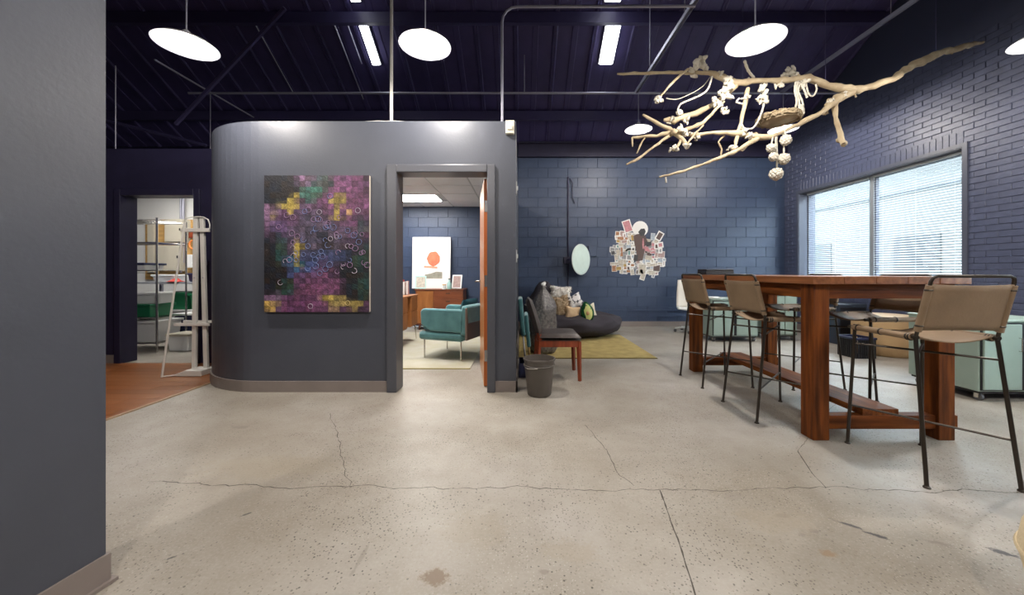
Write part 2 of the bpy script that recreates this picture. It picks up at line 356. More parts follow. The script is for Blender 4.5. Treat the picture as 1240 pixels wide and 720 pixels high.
# windows with blinds
gxp = XR+.17                                                    # glass plane
sm = MB().grid(lambda u, v: Vector(((u-.5)*.026, v-.5, .0025*(1-(2*u-1)**2)+(u-.5)*.009)), 3, 1); slat_me = sm.mesh('slat', M_slat)
def window(name, y0, y1, labels):
    wf = MB()
    for (a, b, c, d) in ((y0, y0+.012, WZ0, WZ1), (y1-.012, y1, WZ0, WZ1), (y0, y1, WZ1-.012, WZ1), (y0, y1, WZ0, WZ0+.012)): wf.box(XR-.012, X1, a, b, c, d)
    win = struct(name, wf, M_winframe)
    m = MB()
    for (a, b, c, d) in ((y0-.05, y0, WZ0-.05, WZ1+.05), (y1, y1+.05, WZ0-.05, WZ1+.05), (y0, y1, WZ1, WZ1+.05)): m.box(XR-.022, XR+.02, a, b, c, d)
    m.build('casing', M_winframe, win)
    MB().box(XR-.06, gxp, y0, y1, WZ0-.03, WZ0+.014).build('window_sill', M_winframe, win)
    ym = (y0+y1)/2-.01; fr = MB()
    for (a, b) in ((y0+.012, ym-.02), (ym+.02, y1-.012)):
        for (p, q, c, d) in ((a, a+.03, WZ0+.012, WZ1-.012), (b-.03, b, WZ0+.012, WZ1-.012), (a, b, WZ1-.05, WZ1-.012), (a, b, WZ0+.012, WZ0+.05)): fr.box(gxp-.02, gxp+.03, p, q, c, d)
    fr.build('sash_frame', M_winframe, win)
    MB().box(gxp-.035, gxp+.04, ym-.03, ym+.03, WZ0+.012, WZ1-.012).build('mullion', M_alu, win)
    for (a, b) in ((y0+.042, ym-.03), (ym+.03, y1-.042)): MB().box(gxp+.008, gxp+.014, a, b, WZ0+.05, WZ1-.05).build('pane', M_glass, win)
    for (a, b, lab) in ((y0+.05, ym-.04, labels[0]), (ym+.04, y1-.05, labels[1])):
        t_ = thing('venetian_blind', lab, 'blind', (gxp-.045, (a+b)/2, WZ0+.03), 0, 'window blinds')
        MB().box(-.018, .018, -(b-a)/2, (b-a)/2, WZ1-WZ0-.075, WZ1-WZ0-.045).build('head_rail', M_slat, t_)
        MB().box(-.013, .013, -(b-a)/2, (b-a)/2, 0.0, .014).build('bottom_rail', M_slat, t_)
        z = .035
        while z < WZ1-WZ0-.09:
            piece('slat', slat_me, t_, (0, 0, z), (0, 0, 0), (1, b-a, 1)); z += .036
        for yy in (-.38, .0, .38): MB().tube([(0, yy*(b-a), .01), (0, yy*(b-a), WZ1-WZ0-.06)], .0012, 4).build('ladder_cord', M_slat, t_)
window('window_1', WY0, WY1, ('white venetian blind over the window pane next to the plain brick pier', 'white venetian blind over the window pane near the block wall corner'))
window('window_added', VY0, VY1, ('white venetian blind over the pane of the added unseen window beside the viewer, away from the pier', 'white venetian blind over the pane of the added unseen window beside the viewer, next to the pier'))

# other walls: behind the camera and far side
struct('wall_front', MB().box(XL-.2, X1, YF-.2, YF, 0, WT), M_pod)
struct('wall_left', MB().box(XL-.2, XL, YF, YB+.25, 0, WT), M_dkwall)
struct('wall_back_left', MB().box(XL, -3.5, YB+.012, YB+.25, 0, 3.75), M_dkwall)
# near partition at the left edge of the view
d = Vector((.161, 1, 0)).normalized(); nrm = Vector((-d.y, d.x, 0)); P0 = Vector((-1.468, 1.287, 0))
def part_poly(o, L=1.9, wdt=.24): return [tuple((P0+d*o-nrm*o)[:2]), tuple((P0+d*o+nrm*wdt)[:2]), tuple((P0-d*L+nrm*wdt)[:2]), tuple((P0-d*L-nrm*o)[:2])]
struct('wall_partition', MB().prism(list(reversed(part_poly(0))), 0, 3.0), M_pod)
struct('baseboard_partition', MB().prism(list(reversed(part_poly(.009))), 0, .105).prism(list(reversed(part_poly(.022))), 0, .012), M_base)

# curved office enclosure
PY0, PY1, PZ, PXR, RC, XC = 3.36, 3.50, 2.50, -0.04, 0.94, -2.42
DX0, DX1, DZ = -1.14, -0.30, 2.024
def arc(rad, n=20): return [(XC-rad*math.sin(R(90)*i/n), PY0+RC-rad*math.cos(R(90)*i/n)) for i in range(n+1)]
m = MB().box(DX1, PXR, PY0, PY1, 0, PZ).box(DX0, DX1, PY0, PY1, DZ, PZ)
outer = [(DX0, PY0)]+arc(RC)+[(XC-RC, YB)]; inner = [(DX0, PY1)]+arc(RC-.14)+[(XC-RC+.14, YB)]
for i in range(len(outer)-1): m.prism([outer[i], inner[i], inner[i+1], outer[i+1]][::-1], 0, PZ)
struct('wall_office_front', m, M_pod, smooth=30)
struct('wall_office_side', MB().box(PXR-.12, PXR, PY1, YB, 0, PZ), M_pod)
def offs(path, e):
    return [(DX0-.085, PY0-e)]+arc(RC+e)+[(XC-RC-e, YB)] if path == 'o' else None
o1, o0 = offs('o', .014), [(DX0-.085, PY0)]+arc(RC)+[(XC-RC, YB)]
m = MB()
for i in range(len(o1)-1): m.prism([o1[i], o0[i], o0[i+1], o1[i+1]][::-1], 0, .10)
m.box(DX1+.07, PXR+.014, PY0-.014, PY0, 0, .10).box(PXR, PXR+.014, PY0-.014, YB, 0, .10)
struct('baseboard_office', m, M_base, smooth=30)
mm = MB().box(DX0-.085, DX0+.006, PY0-.035, PY1+.02, 0, DZ+.07).box(DX1-.004, DX1+.07, PY0-.035, PY1+.02, 0, DZ+.07).box(DX0+.006, DX1-.004, PY0-.035, PY1+.02, DZ-.004, DZ+.07)
struct('trim_3', mm, M_frame, bevel=.008)
m = MB()
for i in range(1, len(outer)-1): m.prism([outer[i], (outer[i][0]+.0, outer[i][1]), outer[i+1], outer[i]][::-1], PZ, PZ) if False else None
roofpoly = [(PXR-.12, PY1), (DX0, PY1)]+arc(RC-.14)+[(XC-RC+.14, YB), (PXR-.12, YB)]
struct('ceiling_office_deck', MB().prism(roofpoly[::-1], PZ-.035, PZ-.005), M_dkwall)
ceil_o = struct('ceiling_office', MB().prism(roofpoly[::-1], 2.462, 2.464), M_cgrid)
TS = .61; tile_me = MB().box(-TS/2+.012, TS/2-.012, -TS/2+.012, TS/2-.012, -.006, .006).mesh('ceiling_tile', M_ctile)
for i in range(5):
    for j in range(7):
        x = -.45-TS*i; y = YB-.30-TS*j
        if y-TS/2 < PY1+.02 or (x < -2.1 and y < 3.9) or (x < -2.5 and y < 4.7): continue
        if i in (2, 3) and j == 1: continue
        piece('ceiling_tile', tile_me, ceil_o, (x, y, 2.458))
for k, (x, y) in enumerate(((-2.02, YB-.30-TS),)):
    tl = thing('ceiling_light', 'lit white recessed panel light in the office tile ceiling', 'light', (x, y, 2.44))
    MB().box(-.57, .57, -.29, .29, .0, .018).build('frame', M_white, tl)
    MB().box(-.54, .54, -.26, .26, -.008, .0).build('diffuser', M_panel, tl)
tl = thing('ceiling_light', 'lit recessed panel light added out of sight over the office entrance, above the door leaf', 'light', (-1.35, 4.45, 2.44))  # hidden panel, added to brighten the office
MB().box(-.30, .30, -.60, .60, .0, .012).build('frame', M_white, tl); MB().box(-.27, .27, -.57, .57, -.008, .0).build('diffuser', M_panel, tl)

# door leaf, open into the office
door_1 = struct('door_1', MB().box(0, .845, -.043, 0, .008, DZ-.018), M_door, bevel=.002)
door_1.location = (-.350, 3.50, 0); door_1.rotation_euler = (0, 0, R(98.8))
MB().box(-.0015, 0.0, -.0425, -.0005, .009, DZ-.019).build('edge_strip', M_dooredge, door_1)
for z in (.30, 1.02, 1.74): MB().box(-.004, -.0012, -.042, -.004, z-.055, z+.055).build('hinge', M_chrome, door_1)
hd = MB().tube([(.775, .0, 1.0), (.775, .055, 1.0), (.66, .06, 1.0)], .010, 8).lathe([(.026, 0), (.026, .008), (.0, .008)], 14, (.775, 0, 1.0), M=Matrix.Rotation(R(-90), 4, 'X')); hd.build('door_handle', M_chrome, door_1, smooth=40)

# dark partition with the storeroom doorway
SY0, SY1 = 4.40, 4.57; SX0, SX1, SZ = -4.83, -3.935, 2.04
struct('wall_storeroom', MB().box(XL, SX0, SY0, SY1, 0, 2.6).box(SX1, XC-RC+.02, SY0, SY1, 0, 2.6).box(SX0, SX1, SY0, SY1, SZ, 2.6), M_dkwall)
struct('trim_4', MB().box(SX0-.07, SX0+.006, SY0-.025, SY1+.01, 0, SZ+.07).box(SX1-.006, SX1+.07, SY0-.025, SY1+.01, 0, SZ+.07).box(SX0+.006, SX1-.006, SY0-.025, SY1+.01, SZ-.006, SZ+.07), M_dkwall, bevel=.006)
struct('baseboard_storeroom', MB().box(XL, SX0-.07, SY0-.014, SY0, .008, .105), M_base)
struct('ceiling_storeroom', MB().box(XL, XC-RC, SY1, YB, 2.56, 2.6), M_white)
struct('wall_storeroom_back', MB().box(XL, XC-RC-.0, 6.62, 6.72, 0, 2.56), M_white)
tl = thing('ceiling_light', 'long lit strip light added out of sight on the storeroom ceiling', 'light', (-5.3, 5.5, 2.515))  # unseen fitting, added and widened to brighten the storeroom
MB().box(-.7, .7, -.18, .18, .01, .045).build('housing', M_white, tl); MB().box(-.68, .68, -.165, .165, -.02, .01).build('diffuser', M_panel, tl)

# wood floor of boards at the left
wfl = struct('floor_wood', MB().box(XL, -3.10, YF, SY0, 0, .004), mat('wood_floor_joint', (.13, .04, .012), .6))
M_pl = [mat('oak_board_%d' % i, c, .30, col2=tuple(q*.78 for q in c), vscale=3, stretch=(1, 14, 1), coat=.15) for i, c in enumerate(((0.310, 0.100, 0.021), (0.266, 0.086, 0.020), (0.338, 0.119, 0.031)))]
rw = random.Random(5); pw = .125
plm = [MB().box(-.5, .5, -pw/2+.0012, pw/2-.0012, 0, .008).mesh('plank', q) for q in M_pl]
for j in range(18):
    y = SY0-pw/2-j*pw; x = -3.10-rw.uniform(.05, .8); a = -3.10
    while a > -6.9:
        b = max(x, -6.9)
        if a-b > .05: piece('plank', plm[rw.randrange(3)], wfl, ((a+b)/2, y, 0), scale=(a-b-.0024, 1, 1))
        a = b; x = b-rw.uniform(.7, 1.3)
struct('trim_5', MB().box(-3.10, -3.075, YF, 4.0, 0, .009), mat('floor_edge_strip', (.33, .22, .13), .5))

# cracks in the concrete
rc = random.Random(11)
def crack(pts, w=.0022, wob=.02):
    P = []
    for (a, b) in zip(pts[:-1], pts[1:]):
        A = Vector((gx(a[0], F*H/(a[1]-CY)), F*H/(a[1]-CY), 0)); B = Vector((gx(b[0], F*H/(b[1]-CY)), F*H/(b[1]-CY), 0))
        n_ = max(3, int((B-A).length/.03))
        for i in range(n_):
            P.append(A.lerp(B, i/n_))
    P.append(B); m = MB(); L = []; acc = 0
    for i, p in enumerate(P):
        acc = acc*.75+rc.uniform(-1, 1)*wob*.5
        q = p+Vector((acc*.4, acc, .0006)) if 0 < i < len(P)-1 else p+Vector((0, 0, .0006)); L.append(q)
    vs = []; n = len(L)
    for i, p in enumerate(L):
        t = (L[min(i+1, n-1)]-L[max(i-1, 0)]).normalized(); s = Vector((-t.y, t.x, 0)); ww = w*rc.uniform(.35, 1.3)
        vs += [p+s*ww, p-s*ww]
    m.add(vs, [(2*i+1, 2*i+3, 2*i+2, 2*i) for i in range(n-1)]); m.build('crack', M_crack, struct_floor)
crack([(180, 583), (300, 588), (420, 589), (560, 592), (640, 588), (700, 592), (800, 593), (895, 592), (1000, 590), (1130, 595), (1180, 592), (1290, 597)], .0022)
crack([(708, 514), (735, 545), (750, 575), (768, 588)], .002)
crack([(799, 593), (812, 630), (826, 668), (843, 724)], .0036, .015)
crack([(400, 500), (412, 545), (424, 588)], .0018)
crack([(966, 546), (985, 575), (1000, 590)], .0022)
crack([(1020, 480), (985, 520), (966, 546)], .0012)

# sloping roof deck in panels, purlins
def roof_pt(x, y, dz=0): return Vector((x, y, roofz(y)+dz))
m = MB()
for (a, b) in ((YB+.25, YRIDGE), (YRIDGE, YF-.2)):
    vs = [roof_pt(x, y, dz) for dz in (.03, .08) for y in (a, b) for x in (XL-.2, X1)]
    m.add(vs, [(0, 2, 3, 1), (4, 5, 7, 6), (0, 1, 5, 4), (2, 6, 7, 3), (0, 4, 6, 2), (1, 3, 7, 5)])
ceiling = struct('ceiling', m, M_roof)
PWD = .61; sl = math.hypot(1, RS); ang = math.atan(RS)
def panel_me(L):
    h = PWD/2-.004; b = .02
    prof = [(-h, .02), (-h, -.012), (-h+b, -.012), (-h+2*b, .012), (-.05, .012), (-.04, .004), (.04, .004), (.05, .012), (h-2*b, .012), (h-b, -.012), (h, -.012), (h, .02)]
    return MB().prism(prof, 0, L)
Lb = (YB-YRIDGE)*sl; Lf = (YRIDGE-YF)*sl
pmb = panel_me(Lb); pmb.v = [Vector((p.x, p.z, p.y)) for p in pmb.v]; pmb.f = [tuple(reversed(q)) for q in pmb.f]; pback = pmb.mesh('roof_panel', M_roof)
pmf = panel_me(Lf); pmf.v = [Vector((p.x, p.z, p.y)) for p in pmf.v]; pmf.f = [tuple(reversed(q)) for q in pmf.f]; pfront = pmf.mesh('roof_panel_front', M_roof)
x = XR-PWD/2
while x > XL:
    piece('roof_panel', pback, ceiling, roof_pt(x, YRIDGE, 0), (-ang, 0, 0))
    piece('roof_panel', pfront, ceiling, roof_pt(x, YF, 0), (ang, 0, 0)); x -= PWD
for y in (6.75, 5.36, 3.9, 2.4, -.6, -2.6): MB().box(XL, XR, y-.035, y+.035, roofz(y)-.17, roofz(y)-.01).build('purlin', M_steel_dk, ceiling)

# ------------------------------------------------------------------ outside the window
M_ext = mat('white_rendered_facade', (.072, .074, .073), .9, var=.02, spec=0)
M_extw = mat('pale_grey_glazing', (.044, .049, .053), .9, spec=0)
eb = thing('neighbour_building', 'white rendered building with grey windows seen through the blinds', 'building', (10.2, 7.2, -.2))
MB().box(0, 5, -9, 14, 0, 4.6).build('facade', M_ext, eb)
for y, z0, z1 in ((-1.5, 1.05, 2.25), (1.6, 1.05, 2.25), (4.7, 1.05, 2.25), (7.6, 1.05, 2.25), (-4.6, 1.05, 2.25)):
    MB().box(-.03, .02, y, y+1.1, z0, z1).build('window', M_extw, eb)
MB().box(-.05, .03, -9, 14, 3.40, 3.46).build('ledge', M_extw, eb)
tag(MB().box(5.9, 30, -25, 40, -.4, -.2).build('yard', mat('pale_concrete_yard', (.115, .115, .11), .9, spec=0)), 'pale concrete yard outside the window', 'ground')

# ------------------------------------------------------------------ pendant lamps
def pendant(loc, label, ztop, lr=.20):
    t = thing('pendant_lamp', label, 'lamp', loc, 0, 'dome pendant lamps')
    k = lr/.2
    sh = MB().lathe([(.2*k, 0), (.197*k, .004), (.17*k, .026), (.12*k, .046), (.06*k, .060), (.030, .066), (.026, .110), (.010, .125), (.0, .126)], 40)
    sh.build('shade', M_shade_out, t, smooth=40)
    si = MB().lathe([(.1985*k, .0005), (.166*k, .0225), (.116*k, .042), (.055*k, .056), (.0, .057)], 40); si.f = [tuple(reversed(q)) for q in si.f]
    si.build('shade_lining', M_shade_in, t, smooth=60)
    MB().ball((0, 0, .026), (.028, .028, .030), 14, 10).build('bulb', M_bulb, t, smooth=60)
    MB().tube([(0, 0, .12), (0, 0, ztop-loc[2])], .005, 6).build('cord', M_galv, t)
    point_light('bulb_light', (0, 0, -.012), LAMP_W, .035, (1.0, .93, .85), t)
    return t
ZP = 3.94
for (x, y, z, zt, lab, lr) in ((-2.60, 2.83, 2.865, roofz(2.83)-.02, 'lit white dome pendant lamp above the curved corner of the grey office', .205), (-.74, 2.83, 2.865, roofz(2.83)-.02, 'lit white dome pendant lamp in front of the office doorway', .198),
                           (1.83, 2.83, 2.90, ZP, 'lit white dome pendant lamp right over the driftwood branch', .205), (4.12, 2.83, 2.92, ZP, 'lit white dome pendant lamp beside the brick wall past the branch tip', .205),
                           (1.87, 5.75, 3.36, ZP-.022, 'lit white dome pendant lamp behind the thin twig end of the branch', .21), (4.16, 5.75, 3.36, ZP-.022, 'lit white dome pendant lamp behind the branch with pompoms', .21)):
    pendant((x, y, z), lab, zt, lr)
for x in (-2.6, -.74, 1.83, 4.12):  # unseen lamp row, added to light the foreground
    pendant((x, -.09, 2.88), 'lit white dome pendant lamp in the unseen row added behind the viewer', roofz(-.09)-.02)

# pipes, struts and rods under the roof
tag(MB().tube([(-5.25, 5.75, ZP), (5.3, 5.75, ZP)], .018, 8).build('sprinkler_pipe', M_galv, smooth=40), 'long grey pipe running level under the roof across the room', 'pipe')
for k, (x, y0, y1, lab) in enumerate(((1.83, -4.5, 5.74, 'galvanised strut carrying the lamp over the driftwood branch'), (4.12, -4.5, 5.74, 'galvanised strut under the roof close to the brick wall'))):
    tt = thing('roof_strut', lab, 'strut', (x, y0, ZP+.012), 0, 'galvanised roof struts'); L = y1-y0; w = .045 if k == 0 else .03
    MB().box(-w/2, w/2, 0, L, .012, .016).box(-w/2, -w/2+.004, 0, L, -.03, .012).box(w/2-.004, w/2, 0, L, -.03, .012).build('channel', M_galv, tt)
    sl_me = MB().box(-.007, .007, -.018, .018, .0118, .0128).mesh('slot', M_black)
    for i in range(60): piece('slot', sl_me, tt, (0, L-.1-i*.07, -.001))
    for yy in (L-1.7, L-4.3, L-7.0): MB().tube([(0, yy, .015), (0, yy, roofz(y0+yy)-ZP-.02)], .004, 6).build('hanger_rod', M_galv, tt)
tag(MB().tube([(-4.93, 4.9, ZP+.03), (-4.93, 7.3, ZP+.03)], .013, 8).build('branch_pipe', M_galv), 'thin grey pipe crossing the sprinkler pipe above the storeroom', 'pipe')
for (x, y, z0, z1, lab) in ((-4.93, 5.78, 2.61, ZP, 'thin vertical conduit dropping from the pipe crossing to the storeroom roof'), (gx(140, 4.48), 4.48, 2.60, 3.65, 'thin pale rod standing on the dark storeroom wall'), (gx(635, 5.75), 5.76, ZP, roofz(5.75)-.15, 'hanger rod holding the sprinkler pipe left of the strip light'), (gx(787, 5.0), 5.0, ZP, roofz(5.0)-.02, 'hanger rod beside the slotted roof strut')):
    tag(MB().tube([(x, y, z0), (x, y, z1)], .006, 6).build('conduit_rod', M_galv), lab, 'rod')
cxp = gx(608, 3.8)
pts = [(cxp, 3.8, PZ-.01), (cxp, 3.8, 3.72)]+[(cxp+.16-.16*math.cos(R(a)), 3.8, 3.72+.16*math.sin(R(a))) for a in (22, 45, 68, 90)]+[(1.83, 3.8, 3.885)]
tag(MB().tube(pts, .014, 8).build('bent_conduit', M_galv, smooth=40), 'bent grey conduit rising from the office corner and turning along the roof', 'conduit')
tag(MB().tube([(gx(474, 3.75), 3.75, PZ-.02), (gx(474, 3.75), 3.75, roofz(3.75)-.02)], .017, 8).build('pale_pole', mat('pale_conduit', (.62, .60, .57), .5), smooth=40), 'pale vertical pole rising from the roof of the grey office', 'pole')
for (a, b, lab) in ((at(213, 150, 5.4), at(345, 10, 4.9), 'dark diagonal brace under the roof above the storeroom'), (at(125, 145, 6.2), at(250, 176, 6.6), 'dark low brace above the storeroom roof')):
    tag(MB().tube([a, b], .03, 6).build('roof_brace', M_steel_dk), lab, 'brace')
# strip lights fixed to the roof slope
def strip(x0, y0, L, w, label, extra=False):
    t = thing('strip_light', label, 'light', roof_pt(x0, y0, -.06), 0, 'roof strip lights'); t.rotation_euler = (-ang, 0, 0)
    MB().box(-w/2-.01, w/2+.01, -L/2, L/2, .012, .05).build('housing', M_white, t)
    MB().box(-w/2, w/2, -L/2+.01, L/2-.01, -.02, .012).build('diffuser', M_strip, t, bevel=.015)
def roof_hit(px, py):
    a = (CY-py)/F; Y = (RZ0+RS*YB-H)/(a+RS); return gx(px, Y), Y
for (px, py, w, lab) in ((738.5, 48, .215, 'bright strip light on the dark roof left of the slotted strut'), (447.5, 49, .125, 'bright narrow strip light on the dark roof above the office')):
    x, y = roof_hit(px, py); strip(x, y, .66, w, lab)
    x, y = roof_hit(px+(4 if px > 600 else -15), 2); strip(x-(.02 if px > 600 else 0), 4.99, .50, w, lab.replace('bright', 'short bright').replace('on the dark roof', 'beyond the purlin on the dark roof'))
for (a, b, lab) in (((404, 25), (440, 118), 'thin pale line conduit running up the roof slope farthest from the strip light'), ((420, 25), (438, 75), 'thin pale line conduit running up the roof slope beside the narrow strip light'), ((309, 27), (355, 110), 'thin pale line conduit on the roof slope above the storeroom')):
    (x0, y0), (x1, y1) = roof_hit(*a), roof_hit(*b)
    tag(MB().tube([roof_pt(x0, y0, -.03), roof_pt((x0+x1)/2, y1, -.03) if False else roof_pt(x1, y1, -.03)], .010, 6).build('roof_conduit', M_galv), lab, 'conduit')

# small things on the office walls
tag(MB().box(-.135, -.055, PY0-.05, PY0, 2.37, 2.49).box(-.12, -.07, PY0-.06, PY0-.05, 2.40, 2.44).build('wall_sensor', mat('cream_plastic', (.62, .58, .48), .5), bevel=.006), 'cream plastic sensor box at the top corner of the grey office wall', 'sensor')
for z, lab in ((gz(228, 3.55), 'white switch plate high on the office side wall'), (gz(310, 3.55), 'white switch plate midway up the office side wall')):
    t = thing('light_switch', lab, 'switch', (PXR, 3.55, z)); MB().box(0, .008, -.04, .04, -.06, .06).build('plate', M_plast_w, t); MB().box(.008, .018, -.012, .012, -.02, .02).build('toggle', M_plast_w, t)
# crumpled sheet lying on the office roof edge
rs = random.Random(8)
m = MB().grid(lambda u, v: Vector((gx(425, 3.45)+u*.72, PY0+.02+v*.5, PZ-.002+(.028*math.sin(math.pi*u)**1.0+.010*mnoise.noise(Vector((u*9, v*6, 0))))*math.sin(math.pi*min(1, v*1.0+.15)))), 40, 14)
tag(m.build('dust_sheet', M_paper, smooth=60, solid=.004), 'crumpled white sheet lying on top of the grey office', 'sheet')

# ------------------------------------------------------------------ painting on the curved office
PX0, PX1, PZ0, PZ1 = gx(320.5, 3.33), gx(447.5, 3.33), gz(377.5, 3.33), gz(212.5, 3.33)
pt = thing('abstract_painting', 'large purple, black and yellow abstract painting on the grey office wall', 'painting', ((PX0+PX1)/2, PY0, PZ0))
pw_, ph_ = PX1-PX0, PZ1-PZ0
MB().box(-pw_/2, pw_/2, -.035, -.003, 0, ph_).build('canvas', mat('raw_canvas_edge', (.55, .49, .42), .8), pt)
rp = random.Random(21); NU, NV = 110, 145
def pcol(u, v):                                              # u from the left, v from the top; soft blobs of paint
    n1 = mnoise.noise(Vector((u*4.0, v*4.6, 1.3))); n2 = mnoise.noise(Vector((u*8, v*8, 7.1)))
    col = Vector((.085, .040, .085)).lerp(Vector((.16, .055, .145)), max(0, min(1, .5+n1)))
    def blob(cx, cy, rx, ry, c, s=1.0, hard=1.0):
        nonlocal col
        q = math.hypot((u-cx)/rx, (v-cy)/ry)+.38*n2+.15*n1; a = max(0, min(1, (1.15-q)*1.8*hard))*s; col = col.lerp(Vector(c), a)
    MAG, LIL, DK, GRN, YEL, BLU, GRY = (.25, .085, .20), (.32, .18, .32), (.010, .010, .016), (.02, .075, .055), (.50, .38, .07), (.05, .075, .20), (.12, .10, .16)
    blob(.5, .45, .34, .30, GRY, .85); blob(.75, .17, .30, .16, MAG, .9); blob(.42, .06, .16, .10, LIL, .8); blob(.05, .30, .13, .25, LIL, .8); blob(.12, .42, .12, .10, (.14, .09, .25), .8)
    blob(.16, .09, .22, .13, DK, 1, 1.4); blob(.55, .06, .12, .08, GRN, .8); blob(.44, .13, .10, .05, (.03, .20, .12), .8)
    blob(.04, .62, .20, .19, DK, 1, 1.4); blob(.12, .80, .20, .14, DK, .95, 1.3); blob(.16, .56, .07, .12, GRN, .7); blob(.9, .66, .22, .19, DK, 1, 1.4); blob(.85, .82, .18, .17, DK, 1, 1.4); blob(.93, .60, .10, .10, GRN, .6)
    blob(.20, .84, .12, .07, GRN, .8); blob(.95, .82, .06, .10, GRN, .6); blob(.97, .05, .05, .1, DK, .7); blob(.92, .36, .06, .10, GRN, .7); blob(.60, .48, .08, .07, DK, .8)
    blob(.48, .62, .30, .09, BLU, .9); blob(.42, .68, .20, .06, (.06, .10, .28), .9); blob(.52, .85, .22, .20, MAG, .8); blob(.30, .95, .25, .09, (.20, .06, .17), .9); blob(.09, .94, .12, .08, LIL, .8); blob(.30, .64, .05, .035, (.02, .18, .25), .9)
    blob(.22, .215, .095, .032, YEL, .9, 1.6); blob(.27, .17, .045, .045, YEL, .85, 1.6); blob(.24, .265, .035, .04, YEL, .8, 1.5); blob(.10, .285, .05, .03, YEL, .9, 1.5)
    blob(.70, .18, .085, .032, YEL, .9, 1.6); blob(.695, .25, .035, .07, YEL, .85, 1.5); blob(.71, .315, .085, .022, YEL, .8, 1.5); blob(.82, .27, .03, .03, (.75, .45, .20), .9, 1.5)
    blob(.31, .56, .04, .06, YEL, .9, 1.5); blob(.36, .67, .025, .02, YEL, .9, 1.5); blob(.62, .90, .10, .03, YEL, .9, 1.5); blob(.75, .92, .12, .04, (.55, .42, .14), .9, 1.5); blob(.85, .94, .06, .04, (.55, .42, .12), .8, 1.5); blob(.06, .95, .06, .035, (.68, .45, .10), .9, 1.4)
    return col
cm = MB(); cols = []
for j in range(NV):
    for i in range(NU):
        pass
cell = {}
CU, CV = 18, 24
for j in range(CV):
    for i in range(CU):
        c = pcol(min(1, max(0, (i+.5)/CU+rp.gauss(0, .018))), min(1, max(0, (j+.5)/CV+rp.gauss(0, .014))))*rp.uniform(.45, 1.35); g_ = rp.uniform(-.012, .012); cell[i, j] = Vector((max(.004, c.x+g_), max(.004, c.y), max(.004, c.z-g_)))
vs = []; fs = []
for j in range(NV+1):
    for i in range(NU+1):
        u, v = i/NU, j/NV; vs.append((-pw_/2+u*pw_, -.0365-.0015*rp.random(), ph_*(1-v)))
for j in range(NV):
    for i in range(NU):
        a = j*(NU+1)+i; fs.append((a, a+NU+1, a+NU+2, a+1)); u, v = (i+.5)/NU, (j+.5)/NV
        c = cell[min(CU-1, int(u*CU)), min(CV-1, int(v*CV))].lerp(pcol(u, v), .18)*(1.0 if .14 < (u*CU) % 1 < .86 and .14 < (v*CV) % 1 < .86 else .80)*rp.uniform(.55, .95); cols.append(c)
pm = MB().add(vs, fs); po = pm.build('paint_layer', attr_mat('dabbed_paint', .55), pt)
ca = po.data.color_attributes.new('col', 'FLOAT_COLOR', 'CORNER')
for p in po.data.polygons:
    for li in p.loop_indices: ca.data[li].color = (*cols[p.index], 1)
ringm = {k: mat('ring_paint_'+k, c, .6) for k, c in (('pale', (.30, .26, .32)), ('blue', (.10, .14, .30)), ('yellow', (.45, .36, .14)), ('lilac', (.22, .13, .24)))}
for k in range(70):
    u, v = (rp.uniform(.2, .98), rp.uniform(.25, .72)) if k < 62 else (rp.uniform(.02, .98), rp.uniform(.02, .98)); r_ = rp.uniform(.016, .027)
    kk = 'blue' if (.35 < u < .65 and .55 < v < .75) else ('yellow' if v > .86 and u > .5 else rp.choice(['pale', 'lilac', 'lilac', 'blue']))
    c0 = (-pw_/2+u*pw_, -.0385, ph_*(1-v)); a0 = rp.uniform(0, 6.3); sp = rp.choice([6.28, 6.28, 4.2])
    MB().tube([(c0[0]+r_*math.cos(a0+sp*i/14), c0[1], c0[2]+r_*math.sin(a0+sp*i/14)) for i in range(15)], .0026, 4).build('ring_stroke', ringm[kk], pt)

# ------------------------------------------------------------------ bar table
TX0, TX1, TY0, TY1, TZ = 1.875, 2.897, 2.33, 4.19, 1.076
tb = thing('bar_table', 'tall red-brown wooden bar table with thick square legs', 'table', ((TX0+TX1)/2, (TY0+TY1)/2, 0))
ox, oy = tb.location.x, tb.location.y
hw, hl = (TX1-TX0)/2, (TY1-TY0)/2
for i in range(5):
    a = -hw+i*(2*hw/5); MB().box(a+.0008, a+2*hw/5-.0008, -hl, hl, TZ-.05, TZ).build('top_plank', M_top, tb, bevel=.003)
L = .108
for sx in (-1, 1):
    for sy in (-1, 1):
        cx_, cy_ = sx*(hw-.045-L/2), sy*(hl-.052-L/2); MB().box(cx_-L/2, cx_+L/2, cy_-L/2, cy_+L/2, 0, TZ-.05).build('leg', M_wood, tb, bevel=.005)
for sy in (-1, 1):
    y_ = sy*(hl-.085); MB().box(-hw+.14, hw-.14, y_-.022, y_+.022, .93, TZ-.05).build('apron', M_woodx, tb, bevel=.003)
    y2 = sy*(hl-.105); MB().box(-hw+.06, hw-.005, y2-.035, y2+.035, .067, .156).build('stretcher', M_woodx, tb, bevel=.004)
for sx in (-1, 1):
    x_ = sx*(hw-.085); MB().box(x_-.022, x_+.022, -hl+.15, hl-.15, .93, TZ-.05).build('apron', M_woody, tb, bevel=.003)
MB().box(-.125, .115, -hl+.07, hl-.07, .157, .20).build('foot_board', M_woody, tb, bevel=.004)

